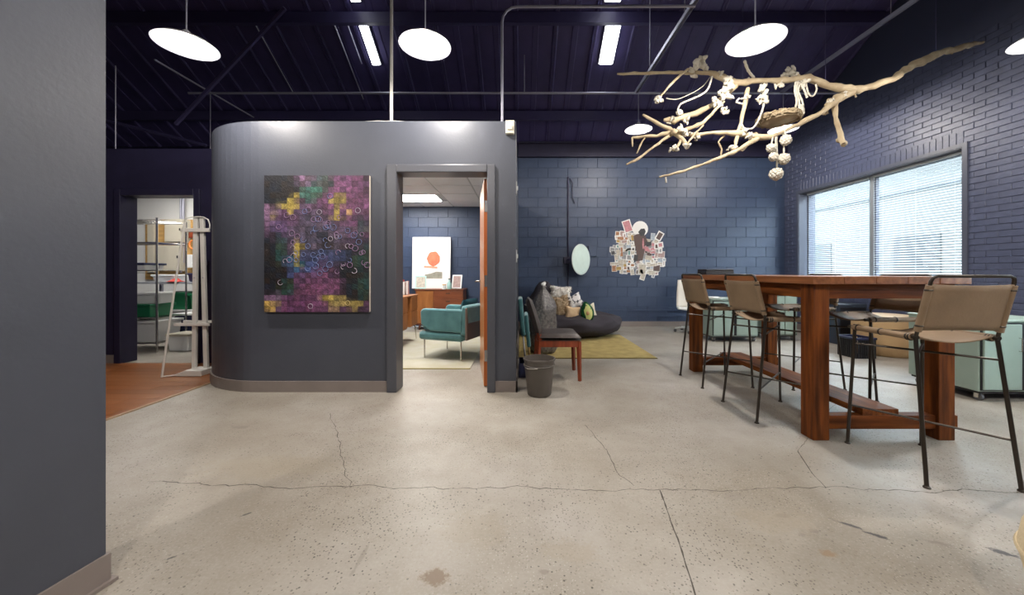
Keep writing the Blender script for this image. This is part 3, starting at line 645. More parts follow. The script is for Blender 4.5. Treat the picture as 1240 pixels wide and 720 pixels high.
# ------------------------------------------------------------------ bar stools
def make_stool():
    t = thing('bar_stool', 'stool', 'stool', group='leather sling bar stools')
    r_ = .0095
    FL = {s: (s*.222, .245, 0) for s in (-1, 1)}; FT = {s: (s*.200, .215, .772) for s in (-1, 1)}
    RL = {s: (s*.222, -.245, 0) for s in (-1, 1)}; RS_ = {s: (s*.200, -.165, .755) for s in (-1, 1)}; RT = {s: (s*.196, -.238, 1.055) for s in (-1, 1)}
    def lp(a, b, z): k = (z-a[2])/(b[2]-a[2]); return tuple(a[i]+(b[i]-a[i])*k for i in range(3))
    for s in (-1, 1):
        MB().tube([FL[s], FT[s]], r_, 10).lathe([(.016, 0), (.016, .006), (.010, .012)], 10, (FL[s][0], FL[s][1], 0)).build('leg', M_steel, t, smooth=40)
        MB().tube([RL[s], RS_[s]], r_, 10).lathe([(.016, 0), (.016, .006), (.010, .012)], 10, (RL[s][0], RL[s][1], 0)).build('leg', M_steel, t, smooth=40)
        MB().tube([(s*.2, .26, .752), (s*.2, -.175, .757)], .011, 10).build('seat_rail', M_steel, t, smooth=40)
    a, b = Vector(RT[-1]), Vector(RT[1])
    MB().tube([RS_[-1], RT[-1], a+Vector((.006, -.004, .018)), a+Vector((.026, -.006, .027)), b+Vector((-.026, -.006, .027)), b+Vector((-.006, -.004, .018)), RT[1], RS_[1]], r_*.9, 10).build('back_frame', M_steel, t, smooth=50)
    for z in (.252, .652):
        for s in (-1, 1): MB().tube([lp(FL[s], FT[s], z), lp(RL[-s], RS_[-s], z+(.008*s))], .0062, 8).build('brace', M_steel, t, smooth=40)
    def seat(u, v): x = -.2+.4*u; return Vector((x, -.155+.375*v, .766-.042*(1-(2*u-1)**2)*(1-.12*(2*v-1)**2)))
    st = MB().grid(seat, 16, 8).build('seat', M_sling, t, smooth=60, solid=.007)
    for s in (-1, 1):
        MB().tube([(s*.2, .225, .7525), (s*.2, .05, .754), (s*.2, -.15, .7565)], [.0185, .0175, .0185], 12).build('wrap', M_sling, st, smooth=50)
        for y_ in (.19, .035, -.125, -.14): MB().lathe([(.0195, -.005), (.0215, 0), (.0195, .005)], 12, (s*.2, y_, .7545), M=Matrix.Rotation(R(90), 4, 'X')).build('lacing', M_steel, st, smooth=50)
    def back(u, v): z = .795+.245*v; k = (z-.755)/.30; y_ = -.165-.073*k; return Vector((-.199+.398*u, y_-.014*(1-(2*u-1)**2)-.004, z-.006*(1-(2*u-1)**2)*(1 if v > .5 else -1)))
    bk = MB().grid(back, 14, 8).build('backrest', M_sling, t, smooth=60, solid=.006)
    for s in (-1, 1):
        p0, p1 = lp(RS_[s], RT[s], .79), lp(RS_[s], RT[s], 1.035); MB().tube([p0, tuple((a+b)/2 for a, b in zip(p0, p1)), p1], [.0165, .0155, .0165], 12).build('wrap', M_sling, bk, smooth=50)
        for z in (.82, 1.01):
            p = lp(RS_[s], RT[s], z); MB().lathe([(.0165, -.005), (.0190, 0), (.0165, .005)], 12, p).build('lacing', M_steel, bk, smooth=50)
    return t
st0 = make_stool()
st0.location = (2.318, 2.087, 0); st0.rotation_euler = (0, 0, R(-4)); st0['label'] = 'tan leather bar stool at the short end of the bar table'
dup(st0, (1.975, 2.88, 0), R(-90), 'tan leather bar stool on the doorway side of the table, next to the end stool')
dup(st0, (1.972, 3.69, 0), R(-88), 'tan leather bar stool on the doorway side of the table, closest to the block wall')
dup(st0, (2.80, 2.88, 0), R(90), 'leather bar stool on the window side of the table, next to the end stool')
dup(st0, (2.80, 3.63, 0), R(91), 'leather bar stool on the window side of the table, closest to the block wall')
bxt = thing('black_case', 'flat black case lying on the far end of the bar table', 'case', (gx(866, 4.0), 4.0, TZ))
MB().box(-.15, .15, -.10, .10, 0, .042).build('body', M_black, bxt, bevel=.006); MB().box(-.148, .148, -.098, .098, .043, .062).build('lid', M_black, bxt, bevel=.006)

# ------------------------------------------------------------------ driftwood branch mobile
BY = 3.55
br = thing('driftwood_branch', 'long gnarled driftwood branch hung under the roof with yarn and pompoms', 'decoration', at(905, 110, BY))
rb = random.Random(17)
def bp(x, y, dy=0): return at(740+x/2.696, 30+y/2.696, BY+dy)
def limb(pts, name='limb', n=9, k=4, rough=.32, mt=None):
    P = []; Rr = []
    for (a, b) in zip(pts[:-1], pts[1:]):
        A, B = bp(a[0], a[1], a[3] if len(a) > 3 else 0), bp(b[0], b[1], b[3] if len(b) > 3 else 0); ns = max(2, int((B-A).length/.05))
        for i in range(ns):
            t = i/ns; r_ = (a[2]*(1-t)+b[2]*t)/2.696/F*BY; P.append(A.lerp(B, t)+Vector([rb.uniform(-1, 1)*r_*rough for _ in range(3)])); Rr.append(r_*rb.uniform(.78, 1.22))
    P.append(B); Rr.append(pts[-1][2]/2.696/F*BY*.8)
    return MB().tube(P, Rr, n).build(name, mt or M_driftwood, br, smooth=70, world=True)
limb([(1215, 58, 5, .25), (1160, 68, 8, .2), (1060, 95, 11, .1), (1000, 125, 12, .05), (920, 175, 11), (860, 200, 11), (790, 215, 12), (740, 207, 12), (690, 190, 10), (640, 175, 10), (560, 180, 9), (480, 183, 9), (405, 190, 10), (350, 165, 9), (320, 155, 8), (250, 157, 5, .05), (150, 157, 5, .1), (20, 160, 4, .15)], 'main_limb', 12)
limb([(790, 218, 10), (735, 245, 13, -.03), (690, 285, 8, -.08), (640, 310, 7, -.1), (580, 340, 6, -.12), (520, 365, 7, -.12), (470, 365, 9, -.1), (420, 355, 9, -.1), (330, 352, 6, -.05), (270, 360, 6, 0), (205, 350, 9, .05), (150, 362, 6, .08), (70, 368, 5, .12)])
limb([(728, 262, 8, -.03), (738, 320, 6, -.08), (748, 355, 7, -.1), (758, 388, 9, -.12)])
limb([(405, 195, 9), (372, 232, 8, .05), (330, 262, 8, .08), (260, 295, 9, .1), (205, 312, 10, .1), (172, 311, 6, .1)])
limb([(103, 292, 4, .1), (150, 322, 6, .08), (205, 350, 9, .05), (232, 372, 7, .0), (252, 402, 5, -.05)])
limb([(205, 350, 5, .05), (130, 405, 4, -.05), (90, 437, 4, -.1), (50, 456, 3, -.15)], 'twig')
limb([(480, 368, 7, -.1), (440, 395, 7, -.15), (400, 416, 6, -.2), (300, 455, 4, -.25), (220, 482, 4, -.3), (158, 497, 3, -.35)])
limb([(448, 205, 6), (435, 270, 6, -.02), (425, 320, 6, -.05), (400, 412, 4, -.15)], 'twig')
limb([(462, 370, 5, -.1), (430, 410, 4, -.15), (395, 405, 3, -.18)], 'twig')
limb([(215, 352, 6, .05), (300, 320, 7, .0), (370, 250, 4, .0)], 'twig')
limb([(200, 358, 4, .05), (165, 380, 4, .0), (148, 390, 3, 0)], 'twig')
limb([(110, 368, 3, .1), (95, 395, 3, .1), (84, 420, 2, .1)], 'twig')
limb([(68, 368, 3, .12), (70, 398, 2.5, .12)], 'twig')
limb([(232, 372, 5, 0), (215, 400, 4, 0), (200, 410, 4, 0)], 'twig')
limb([(300, 330, 3, .0), (275, 355, 3, -.05), (248, 390, 3, -.08)], 'twig')
limb([(250, 145, 4, .0), (205, 182, 4, -.05), (162, 232, 3, -.1)], 'twig')
limb([(790, 222, 4, 0), (800, 236, 3, -.02)], 'twig'); limb([(715, 245, 7, -.02), (700, 262, 5, -.04)], 'twig')
limb([(1113, 82, 3, .15), (1113, 95, 3, .15)], 'twig'); limb([(620, 170, 4), (590, 150, 4, .05), (575, 160, 3, .08)], 'twig')
limb([(370, 362, 3, -.05), (350, 382, 3, -.05), (362, 405, 2.5, -.05), (358, 430, 2, -.05)], 'twig')
# bumps of bark near the forks
for (x, y, r_) in ((730, 255, 12), (765, 215, 11), (700, 285, 9), (205, 350, 11), (470, 362, 11), (745, 375, 9), (760, 387, 10), (400, 185, 10)):
    p = bp(x, y); q = r_/2.696/F*BY; MB().ball(p, q, 9, 7, jit=.22).build('knot', M_driftwood, br, smooth=70, world=True)
# yarn, ropes and loops
def rope(pts, r=2.2, closed=False):
    P = [bp(p[0], p[1], p[2] if len(p) > 2 else 0) for p in pts]; Q = []
    n = len(P)
    for i in range(n-1):
        p0, p1, p2, p3 = P[max(i-1, 0)], P[i], P[i+1], P[min(i+2, n-1)]
        for k in range(6):
            t = k/6; Q.append(.5*((2*p1)+(p2-p0)*t+(2*p0-5*p1+4*p2-p3)*t*t+(3*p1-p0-3*p2+p3)*t**3))
    Q.append(P[-1]); MB().tube(Q, [r/2.696/F*BY*(1+.18*math.sin(i*2.4)) for i in range(len(Q))], 6).build('yarn_strand', M_yarn, br, smooth=60, world=True)
rope([(330, 168), (318, 205), (300, 225), (262, 243), (228, 258), (218, 278), (222, 295)], 3)
rope([(325, 168, .1), (300, 200, .1), (260, 225, .1), (215, 243, .1), (180, 240, .1)], 1.5)
rope([(488, 195, -.03), (500, 240, -.05), (490, 290, -.06), (465, 335, -.07), (435, 338, -.07), (424, 318, -.07)], 3)
for dx in (0, 8, 18): rope([(602+dx, 188, -.03), (600+dx*.6, 215, -.05), (606+dx, 250, -.05), (600+dx*1.6, 284, -.06), (612+dx*.8, 288, -.07), (618+dx*.3, 260, -.07)], 3)
rope([(636, 190, -.05), (645, 225, -.06), (660, 232, -.06), (671, 212, -.06), (668, 195, -.05)], 2.4); rope([(620, 192, -.06), (632, 215, -.06), (640, 238, -.06)], 3)
rope([(436, 118, -.2), (448, 150, -.1), (466, 172, 0)], 4); rope([(466, 172), (452, 180), (448, 172)], 3)
rope([(418, 240, -.05), (410, 252, -.05), (430, 258, -.05)], 3)
rope([(178, 497, -.35), (180, 515, -.35)], 2.5)
for (x0, y0, x1, y1, dz) in ((528, 362, 522, 395, -.14), (536, 362, 538, 425, -.13), (540, 362, 541, 485, -.12), (566, 345, 570, 372, -.14), (561, 350, 564, 430, -.12)): rope([(x0, y0, dz), ((x0+x1)/2+1, (y0+y1)/2, dz), (x1, y1, dz)], 2.4)
def tuft(x, y, r, dy=0, n=9, sp=1.0, name='yarn_tuft', flat=1.0):
    m = MB(); p = bp(x, y, dy); q = r/2.696/F*BY
    for i in range(n):
        o = Vector((rb.gauss(0, .5), rb.gauss(0, .5), rb.gauss(0, .5)*flat))*q*sp; m.ball(p+o, (q*rb.uniform(.25, .7), q*rb.uniform(.25, .7), q*rb.uniform(.25, .8)), 7, 5, jit=.4, M=Matrix.Rotation(rb.uniform(0, 3), 4, 'Y'))
    m.build(name, M_yarn, br, smooth=70, world=True)
for (x, y, r, dy) in ((290, 122, 15, 0), (275, 140, 15, 0), (305, 140, 12, 0), (382, 180, 15, -.03), (385, 205, 14, -.03), (372, 228, 15, -.02), (352, 262, 13, 0), (372, 280, 11, 0), (342, 245, 10, 0), (493, 212, 15, -.04), (490, 240, 13, -.05), (502, 250, 10, -.05), (582, 155, 14, .02), (600, 160, 10, .02), (557, 195, 11, 0), (628, 196, 14, -.03), (205, 405, 10, 0), (248, 395, 10, -.07), (235, 352, 12, 0), (275, 362, 11, 0), (158, 240, 10, -.1), (152, 250, 8, -.1), (222, 285, 10, .05), (440, 232, 10, -.04), (395, 402, 10, -.15), (350, 165, 10, 0), (195, 310, 11, .08), (245, 312, 9, .05), (225, 340, 11, .03), (430, 352, 11, -.12), (455, 362, 10, -.12), (720, 250, 9, -.06), (760, 232, 9, -.05)): tuft(x, y, r, dy)
def pompom(x, y, r, dy):
    m = MB(); p = bp(x, y, dy); q = r/2.696/F*BY
    for i in range(46):
        th = math.acos(1-2*(i+.5)/46); ph = i*2.39996; d_ = Vector((math.sin(th)*math.cos(ph), math.sin(th)*math.sin(ph), math.cos(th))); m.ball(p+d_*q*.72, q*rb.uniform(.26, .36), 6, 4, jit=.2)
    m.ball(p, q*.75, 8, 6); m.build('pompom', M_yarn, br, smooth=70, world=True)
for (x, y, r, dy) in ((522, 402, 14, -.14), (570, 376, 17, -.14), (530, 431, 14, -.15), (564, 438, 18, -.12), (539, 487, 20, -.12)): pompom(x, y, r, dy)
m = MB(); p = bp(548, 306, .05)                                       # flat woven nest
for i in range(150):
    a = rb.uniform(0, 6.28); rr = rb.uniform(.55, 1)**.5*.20; ln = rb.uniform(.25, .7)
    m.tube([p+Vector((rr*math.cos(a+ln*k)*1.0, rr*math.sin(a+ln*k), rb.uniform(-.05, .045)*(1-rr*2.2))) for k in (0, .5, 1)], .006, 4)
m.ball(p, (.17, .17, .045), 14, 6, jit=.1); m.build('nest', M_driftwood, br, smooth=70, world=True)
for (x, y, X, Y, Z) in ((430, 186, None, None, 0), (700, 195, None, None, 0), (1060, 95, None, None, 0)):
    p = bp(x, y, .08 if x > 1000 else 0); zt = roofz(p.y)-.02; MB().tube([p, (p.x, p.y, zt)], .0022, 5).build('suspension_wire', M_steel_dk, br, world=True)

# ------------------------------------------------------------------ back wall things: conduit, mirror, collage
tag(MB().tube([(gx(688, 7.42), YB-.022, .36), (gx(688, 7.42), YB-.022, gz(214, 7.42))], .016, 8).build('wall_conduit', M_dkwall, smooth=40), 'dark vertical conduit on the navy block wall beside the round disc', 'conduit')
tag(MB().tube([(gx(690, 7.42), YB-.03, gz(216, 7.42)), (gx(693, 7.42), YB-.05, gz(222, 7.42)), (gx(693, 7.42), YB-.045, gz(238, 7.42)), (gx(696, 7.42), YB-.03, gz(246, 7.42))], .010, 6).build('loose_cable', M_dkwall, smooth=60), 'dark loose cable hanging from the top of the wall conduit', 'cable')
mi = thing('round_mirror', 'pale round swivel mirror turned sideways on the navy block wall', 'mirror', (gx(694, 7.2), YB-.01, gz(314, 7.2)))
MB().box(-.16, -.03, -.05, .0, -.08, .06).build('wall_bracket', M_dkwall, mi, bevel=.006)
MB().tube([(-.09, -.04, 0), (-.05, -.20, 0), (.10, -.26, 0)], .012, 8).build('arm', M_steel_dk, mi, smooth=40)
Mm = Matrix.Translation((.15, -.27, 0)) @ Matrix.Rotation(R(45), 4, 'Z') @ Matrix.Rotation(R(90), 4, 'X')
Mq = Mm.to_3x3().to_4x4()
mm = MB().lathe([(.0, -.010), (.29, -.010), (.305, -.002), (.305, .006), (.29, .012)], 40, Mm.translation, M=Mq); mm.build('rim', mat('pale_green_rim', (.55, .62, .58), .4), mi, smooth=40)
MB().lathe([(.288, .0125), (.15, .0165), (.0, .0175)], 40, Mm.translation, M=Mq).build('disc', mat('pale_mint_disc', (.62, .74, .68), .25, var=.06, vscale=6), mi, smooth=40)
jb = thing('junction_box', 'small navy junction box on the block wall behind the round mirror', 'box', (gx(717, 7.42), YB-.004, gz(304, 7.42)))
MB().box(-.085, .085, -.06, 0, -.11, .11).build('body', M_navy, jb, bevel=.006); MB().box(-.075, .075, -.066, -.06, -.10, .10).build('cover', M_navy, jb)

rcg = random.Random(29)
cpal = {'cream': (.62, .56, .46), 'rust': (.42, .18, .07), 'brown': (.10, .055, .045), 'pink': (.60, .24, .27), 'grey': (.32, .32, .33), 'teal': (.16, .32, .30), 'black': (.03, .03, .035), 'ochre': (.50, .32, .08), 'rose': (.45, .30, .28), 'pale blue': (.45, .52, .60)}
M_pic = {k: mat('print_'+k.replace(' ', '_'), c, .6, col2=tuple(min(1, q*.5+.04) for q in c), vscale=22) for k, c in cpal.items()}
layer = [0]
def cpt(x, y): return gx(670+x/6.54, YB), gz(240+y/6.54, YB)
def card(x, y, w, h, rot, colr, border, label=None, name='collage_card'):
    layer[0] += 1; X, Z = cpt(x, y); k = 1/6.54/F*YB; w *= k; h *= k
    yy = YB-.006-.0011*(layer[0] % 16)
    m = MB().box(-w/2, w/2, -.0008, 0, -h/2, h/2, 0); b = border*k
    m.add([(-w/2+b, -.0011, -h/2+b), (w/2-b, -.0011, -h/2+b), (w/2-b, -.0011, h/2-b), (-w/2+b, -.0011, h/2-b)], [(0, 1, 2, 3)], 1)
    o = m.build(name, [M_paper, M_pic[colr]]); o.location = (X, yy, Z); o.rotation_euler = (0, R(rot), 0)
    tag(o, label or ('small white-edged card with %s print pasted in the wall collage' % colr), 'card', 'cards of the wall collage'); return o
edge = [(475, 360, 880, 480)]
def inside(x, y):
    if 505 < x < 640 and 280 < y < 350: return 'a'
    if 470 < x < 660 and 340 < y < 520: return 'b'
    if 440 < x < 670 and 500 < y < 580: return 'c'
    if 700 < x < 850 and 340 < y < 450: return 'd'
    if 660 < x < 880 and 430 < y < 550: return 'e'
    if 560 < x < 830 and 540 < y < 590: return 'f'
    return None
zone = {'a': ['rust', 'ochre', 'grey', 'cream', 'rose'], 'b': ['cream', 'grey', 'rust', 'teal', 'black', 'cream', 'pale blue'], 'c': ['ochre', 'brown', 'cream', 'grey', 'rust'], 'd': ['pink', 'rose', 'cream', 'grey', 'brown'], 'e': ['rose', 'cream', 'grey', 'pink', 'cream', 'pale blue'], 'f': ['brown', 'cream', 'rose', 'grey']}
zlab = {'a': 'just under the tilted pink card of the collage', 'b': 'around the largest white sheet of the collage', 'c': 'under the largest white sheet of the collage', 'd': 'between the collage figure and the tilted photo', 'e': 'below the pink leaf cutout of the collage', 'f': 'in the lowest row of the collage'}
yy_ = 290
while yy_ < 592:
    xx_ = 445
    while xx_ < 885:
        x, y = xx_+rcg.uniform(-9, 9), yy_+rcg.uniform(-9, 9); z_ = inside(x, y)
        if z_:
            w_, h_, c_, b_ = rcg.uniform(22, 56), rcg.uniform(22, 54), rcg.choice(zone[z_]), rcg.choice([1, 2, 3, 5, 9])
            shp = 'wide' if w_ > h_*1.3 else ('narrow' if h_ > w_*1.3 else 'squarish')
            card(x, y, w_, h_, rcg.uniform(-10, 10), c_, b_, '%s %s %s print card %s' % (shp, 'broad-bordered' if b_ > 4 else 'thin-edged', c_, zlab[z_]))
        xx_ += 31
    yy_ += 29
def cut(name, poly, colr, label, extra=0):
    layer[0] += 1; P = [cpt(x, y) for x, y in poly]; cx_ = sum(p[0] for p in P)/len(P); cz_ = sum(p[1] for p in P)/len(P); yy = YB-.026-extra
    m = MB().prism([(p[0]-cx_, p[1]-cz_) for p in P][::-1], 0, .0012); m.v = [Vector((p.x, p.z-.0012, p.y)) for p in m.v]
    o = m.build(name, M_pic[colr] if colr != 'white' else M_paper); o.location = (cx_, yy, cz_); return tag(o, label, 'cutout', 'cutouts of the wall collage')
cut('paper_cutout', [(685+62*math.cos(i*.35), 243+62*math.sin(i*.35)) for i in range(18)], 'white', 'big white paper disc at the top of the wall collage')
cut('paper_cutout', [(632, 300), (655, 285), (690, 280), (722, 295), (745, 345), (728, 365), (718, 420), (704, 490), (665, 498), (652, 410), (640, 360)], 'brown', 'tall dark brown cutout in the middle of the wall collage', .001)
cut('paper_cutout', [(668, 268), (690, 242), (718, 240), (728, 262), (716, 296), (690, 300)], 'black', 'small dark rounded cutout on the white disc of the collage', .002)
cut('paper_cutout', [(722, 345), (775, 345), (772, 372), (735, 385)], 'black', 'dark wedge cutout beside the brown figure of the collage', .002)
cut('paper_cutout', [(640, 452), (668, 445), (662, 498), (632, 492)], 'black', 'dark square cutout at the foot of the brown figure of the collage', .002)
cut('paper_cutout', [(705, 380), (745, 385), (765, 425), (725, 415)], 'pink', 'pink leaf-shaped cutout right of the brown figure of the collage', .003)
cut('paper_cutout', [(708+7*math.cos(i*.6), 360+45*math.sin(i*.6)) for i in range(11)], 'pink', 'narrow rose strip cutout on the brown figure of the collage', .0035)
card(585, 222, 68, 98, -18, 'pink', 7, 'tilted white card with pink print at the top of the wall collage')
card(838, 300, 52, 74, 30, 'brown', 9, 'tilted white-bordered photo at the upper corner of the wall collage')
card(786, 305, 34, 56, 4, 'pale blue', 2, 'pale narrow card between the disc and the tilted photo of the collage')
card(708, 612, 40, 72, 18, 'cream', 5, 'tilted cream card hanging lowest in the wall collage')
card(700, 560, 62, 80, 4, 'cream', 4, 'large cream card low in the wall collage'); card(806, 585, 46, 50, -8, 'rose', 6, 'rose card at the lower end of the wall collage'); card(790, 612, 24, 34, 12, 'grey', 4, 'tiny grey card at the lowest right of the wall collage')
card(858, 505, 42, 76, 4, 'cream', 5, 'upright cream card at the outer edge of the wall collage'); card(565, 580, 44, 36, 8, 'cream', 6, 'cream card under the ochre prints of the collage'); card(600, 425, 92, 120, 0, 'cream', 4, 'largest white sheet on the window-far side of the wall collage'); card(760, 530, 96, 84, 3, 'cream', 5, 'large white sheet low in the wall collage'); card(518, 465, 40, 48, 0, 'teal', 4, 'small teal print with white edge in the wall collage')

# ------------------------------------------------------------------ lounge corner: rug, bean bag, cushions
M_rug = mat('mustard_rug', (.36, .275, .10), .95, var=.18, vscale=7, bump=.5, bscale=160)
rg = thing('mustard_rug', 'mustard yellow rug under the charcoal bean bag', 'rug', (.86, 5.5, 0)); MB().box(-.88, .89, -.85, .9, .001, .012).build('pile', M_rug, rg, bevel=.003)
MB().box(-.885, .895, -.858, -.85, .001, .013).box(-.885, .895, .9, .908, .001, .013).build('binding', mat('olive_binding', (.20, .15, .05), .9), rg)
def bean(u, v):
    a = 2*math.pi*u; th = math.pi*v; s = math.sin(th)**.62; c = -math.copysign(abs(math.cos(th))**.8, math.cos(th))
    x = .90*s*math.cos(a); y = .74*s*math.sin(a); zt = .19+.19*c
    k = max(0, 1-math.hypot((x+.50)/.62, (y-.32)/.52)); k2 = k*k*(3-2*k)
    if c > -.2: zt += .66*k2*(c+.2)/1.2
    w = .05*mnoise.noise(Vector((x*4, y*4, zt*6)))+.03*mnoise.noise(Vector((x*9, y*9, zt*16)))+.014*math.sin(a*9+zt*7)*s*(1 if c < .7 else .3)
    return Vector((x*(1+w), y*(1+w), max(.0, zt+w*.6)+.013))
bb = thing('bean_bag', 'big charcoal corduroy bean bag lounger on the mustard rug', 'bean bag', (.90, 6.52, 0)); MB().grid(bean, 64, 30).build('body', M_bean, bb, smooth=80)
def pillow(name, label, c, w, h, t, rot, mt, fur=0, seed=1, shape=None, group='cushions on the bean bag'):
    m = MB(); rr = random.Random(seed)
    def fn(s):
        def g(u, v):
            x, z = 2*u-1, 2*v-1; e = max(0, (1-x**4)*(1-z**4))**.5
            pinch = 1-.20*(1-abs(x*z)**.7) if not shape else 1
            q = mnoise.noise(Vector((x*3+seed, z*3, s)))*.08
            px_, pz_ = x*w/2*pinch, z*h/2*pinch
            if shape == 'round': r_ = max(abs(x), abs(z)); l_ = math.hypot(x, z) or 1; px_, pz_ = x/l_*r_*w/2*(1-.22*max(0, z)), z/l_*r_*h/2
            return Vector((px_, s*(e*(1+q))*t/2, pz_))
        return g
    m.grid(fn(-1), 14, 14); m.grid(fn(1), 14, 14, flip=True)
    t_ = thing(name, label, 'cushion', c, 0, group); t_.rotation_euler = rot
    o = m.build('cover', mt, t_, smooth=70)
    if fur:
        f = MB()
        for i in range(420):
            s = rr.choice((-1, -1, 1)); u, v = rr.random(), rr.random(); p = fn(s)(u, v); d_ = Vector((p.x*.8, s*t*.4+rr.uniform(-.02, .02), p.z*.8+rr.uniform(-.05, .05))).normalized(); d_.z -= .3
            q = p+d_*fur*rr.uniform(.6, 1.2); sd = d_.cross(Vector((rr.random(), rr.random(), rr.random()))).normalized()*.007
            f.add([p+sd, p-sd, q], [(0, 1, 2)])
        fo = f.build('fur', mt, t_); fo['kind'] = 'stuff'
    return t_
M_furw = mat('white_faux_fur', (.80, .76, .70), 1, var=.08, vscale=12); M_furt = mat('tan_faux_fur', (.50, .38, .25), 1, col2=(.33, .24, .15), vscale=12)
M_cream = mat('peach_cotton', (.68, .48, .29), .9, var=.05); M_bw = mat('white_black_speckle', (.75, .71, .68), .9, col2=(.05, .05, .055), vscale=16)
# contrast of the speckled cushion
e = M_bw.node_tree.nodes
for q in e:
    if q.type == 'VALTORGB': q.color_ramp.elements[0].position = .40; q.color_ramp.elements[1].position = .46
pillow('fur_cushion', 'white fluffy cushion at the top of the bean bag', (gx(679, 6.6), 6.62, gz(355, 6.6)), .40, .27, .18, (R(-22), R(4), 0), M_furw, .035, 2)
pillow('fur_cushion', 'tan shaggy cushion leaning beside the grey sack', (gx(681, 6.15), 6.2, gz(371, 6.15)), .29, .38, .15, (R(-14), R(-10), R(12)), M_furt, .04, 4)
pillow('speckled_cushion', 'white cushion with black specks behind the peach cushion', (gx(696, 6.42), 6.45, gz(365, 6.42)), .29, .26, .13, (R(-18), R(-24), 0), M_bw, 0, 5)
pillow('peach_cushion', 'small peach cotton cushion between the tan and green cushions', (gx(693.5, 6.08), 6.10, gz(379, 6.08)), .25, .23, .11, (R(-12), R(6), 0), M_cream, 0, 6)
M_seq = mat('green_sequins', (.015, .13, .04), .25, col2=(.004, .05, .015), vscale=40, metal=.4, bump=.6, bscale=120)
av = pillow('avocado_cushion', 'green sequin avocado-shaped cushion with pale yellow face', (gx(711, 5.98), 6.0, gz(377.5, 5.98)), .23, .35, .10, (R(-14), R(-14), R(-18)), M_seq, 0, 7, 'round')
def avf(u, v): a = 2*math.pi*u; r_ = v; x, z = math.cos(a)*r_, math.sin(a)*r_; return Vector((x*.080*(1-.25*max(0, z))+.014, -.056+.016*r_**2, z*.138-.01))
MB().grid(avf, 24, 5, flip=True).build('flesh', mat('pale_yellow_sequins', (.70, .62, .26), .3, col2=(.55, .66, .20), vscale=30, bump=.6, bscale=120), av, smooth=60)
MB().ball((.018, -.056, -.035), (.028, .016, .035), 12, 8).build('pit', mat('tan_pit', (.52, .30, .14), .5), av, smooth=60)
pillow('cream_cushion', 'cream cushion edge showing behind the avocado cushion', (gx(717, 6.2), 6.22, gz(376, 6.2)), .13, .26, .10, (R(-10), R(-12), R(0)), mat('cream_cotton', (.66, .58, .44), .9), 0, 9)

# grey knotted sack of clear film
def sackw(a, z): return 1+.05*math.sin(a*7+z*9)+.035*math.sin(a*13-z*17)+.05*math.sin(a*3+1)+.10*mnoise.noise(Vector((math.cos(a)*3, math.sin(a)*3, z*7)))
M_sack = mat('grey_quilted_film', (.20, .185, .175), .30, col2=(.055, .05, .052), vscale=34, bump=1.0, bscale=48, spec=.9)
sk = thing('grey_sack', 'shiny grey knotted sack standing behind the brown side chair', 'bag', (gx(658, 4.95), 4.98, .013))
MB().lathe([(.0, 0), (.15, .003), (.18, .05), (.178, .20), (.172, .42), (.176, .56), (.172, .62), (.14, .70), (.085, .79), (.042, .855), (.03, .875), (.040, .90), (.03, .915), (.0, .917)], 44, wob=sackw).build('body', M_sack, sk, smooth=70)
MB().ball((-.0, 0, .925), (.035, .035, .03), 9, 6, jit=.15).ball((.02, 0, .945), (.02, .02, .02), 8, 5, jit=.2).build('knot', M_paper, sk, smooth=60)
MB().add([(-.13, -.05, .62), (-.15, .02, .72), (-.26, -.02, .655), (-.24, -.04, .64)], [(0, 1, 2, 3)]).build('film_flap', M_sack, sk, solid=.004)

# ------------------------------------------------------------------ brown side chair
sc = thing('side_chair', 'cherry wood side chair with charcoal vinyl seat beside the waste bin', 'chair', (.38, 3.90, 0), R(-90))
# local +y faces the window wall; x to the viewer side
for s in (-1, 1):
    MB().tube([(s*.205, .225, 0), (s*.205, .215, .40)], [.019, .026], 4).build('leg', M_chairw, sc)
    MB().tube([(s*.20, -.25, 0), (s*.20, -.20, .22), (s*.20, -.185, .42), (s*.195, -.195, .52)], [.018, .022, .027, .022], 4).build('leg', M_chairw, sc)
    MB().box(s*.205-.014, s*.205+.014, -.19, .215, .345, .41).build('side_rail', M_chairw, sc, bevel=.003)
MB().box(-.20, .20, .20, .226, .345, .41).build('front_rail', M_chairw, sc, bevel=.003); MB().box(-.20, .20, -.20, -.175, .345, .41).build('back_rail', M_chairw, sc, bevel=.003)
def seatg(s):
    def g(u, v): x, y = 2*u-1, 2*v-1; e = max(0, (1-x**6)*(1-y**6))**.4; return Vector((x*.225, .015+y*.225, .44+(s*.042*e if s > 0 else -.028)))
    return g
MB().grid(seatg(1), 14, 14).grid(seatg(-1), 2, 2, flip=True).build('seat', M_vinyl, sc, smooth=60)
def backg(s):
    def g(u, v): x, z = 2*u-1, v; e = max(0, (1-x**6)*(1-(2*z-1)**6))**.4; zz = .46+.37*z; return Vector((x*.225, -.185-.105*z**1.2-.012*(1-x*x)+s*(.050-.012*z)*e, zz))
    return g
MB().grid(backg(1), 12, 12, flip=True).grid(backg(-1), 12, 12).build('backrest', M_vinyl, sc, smooth=60)

# waste bin
wb = thing('waste_bin', 'grey-brown plastic waste bin standing at the corner of the office', 'bin', (.172, 3.29, 0))
MB().lathe([(.0, .004), (.098, .0), (.108, .01), (.138, .315), (.146, .318), (.146, .330), (.137, .330), (.104, .02), (.0, .016)], 36).build('body', M_can, wb, smooth=40)
MB().lathe([(.1415, .268), (.1445, .272), (.1415, .276)], 36).build('rib', M_can, wb, smooth=40)
MB().tube([(-.136, -.03, .268), (-.128, -.078, .262), (-.10, -.112, .260), (-.055, -.134, .264), (-.02, -.142, .27)], .006, 8).build('handle', M_chrome, wb, smooth=50)
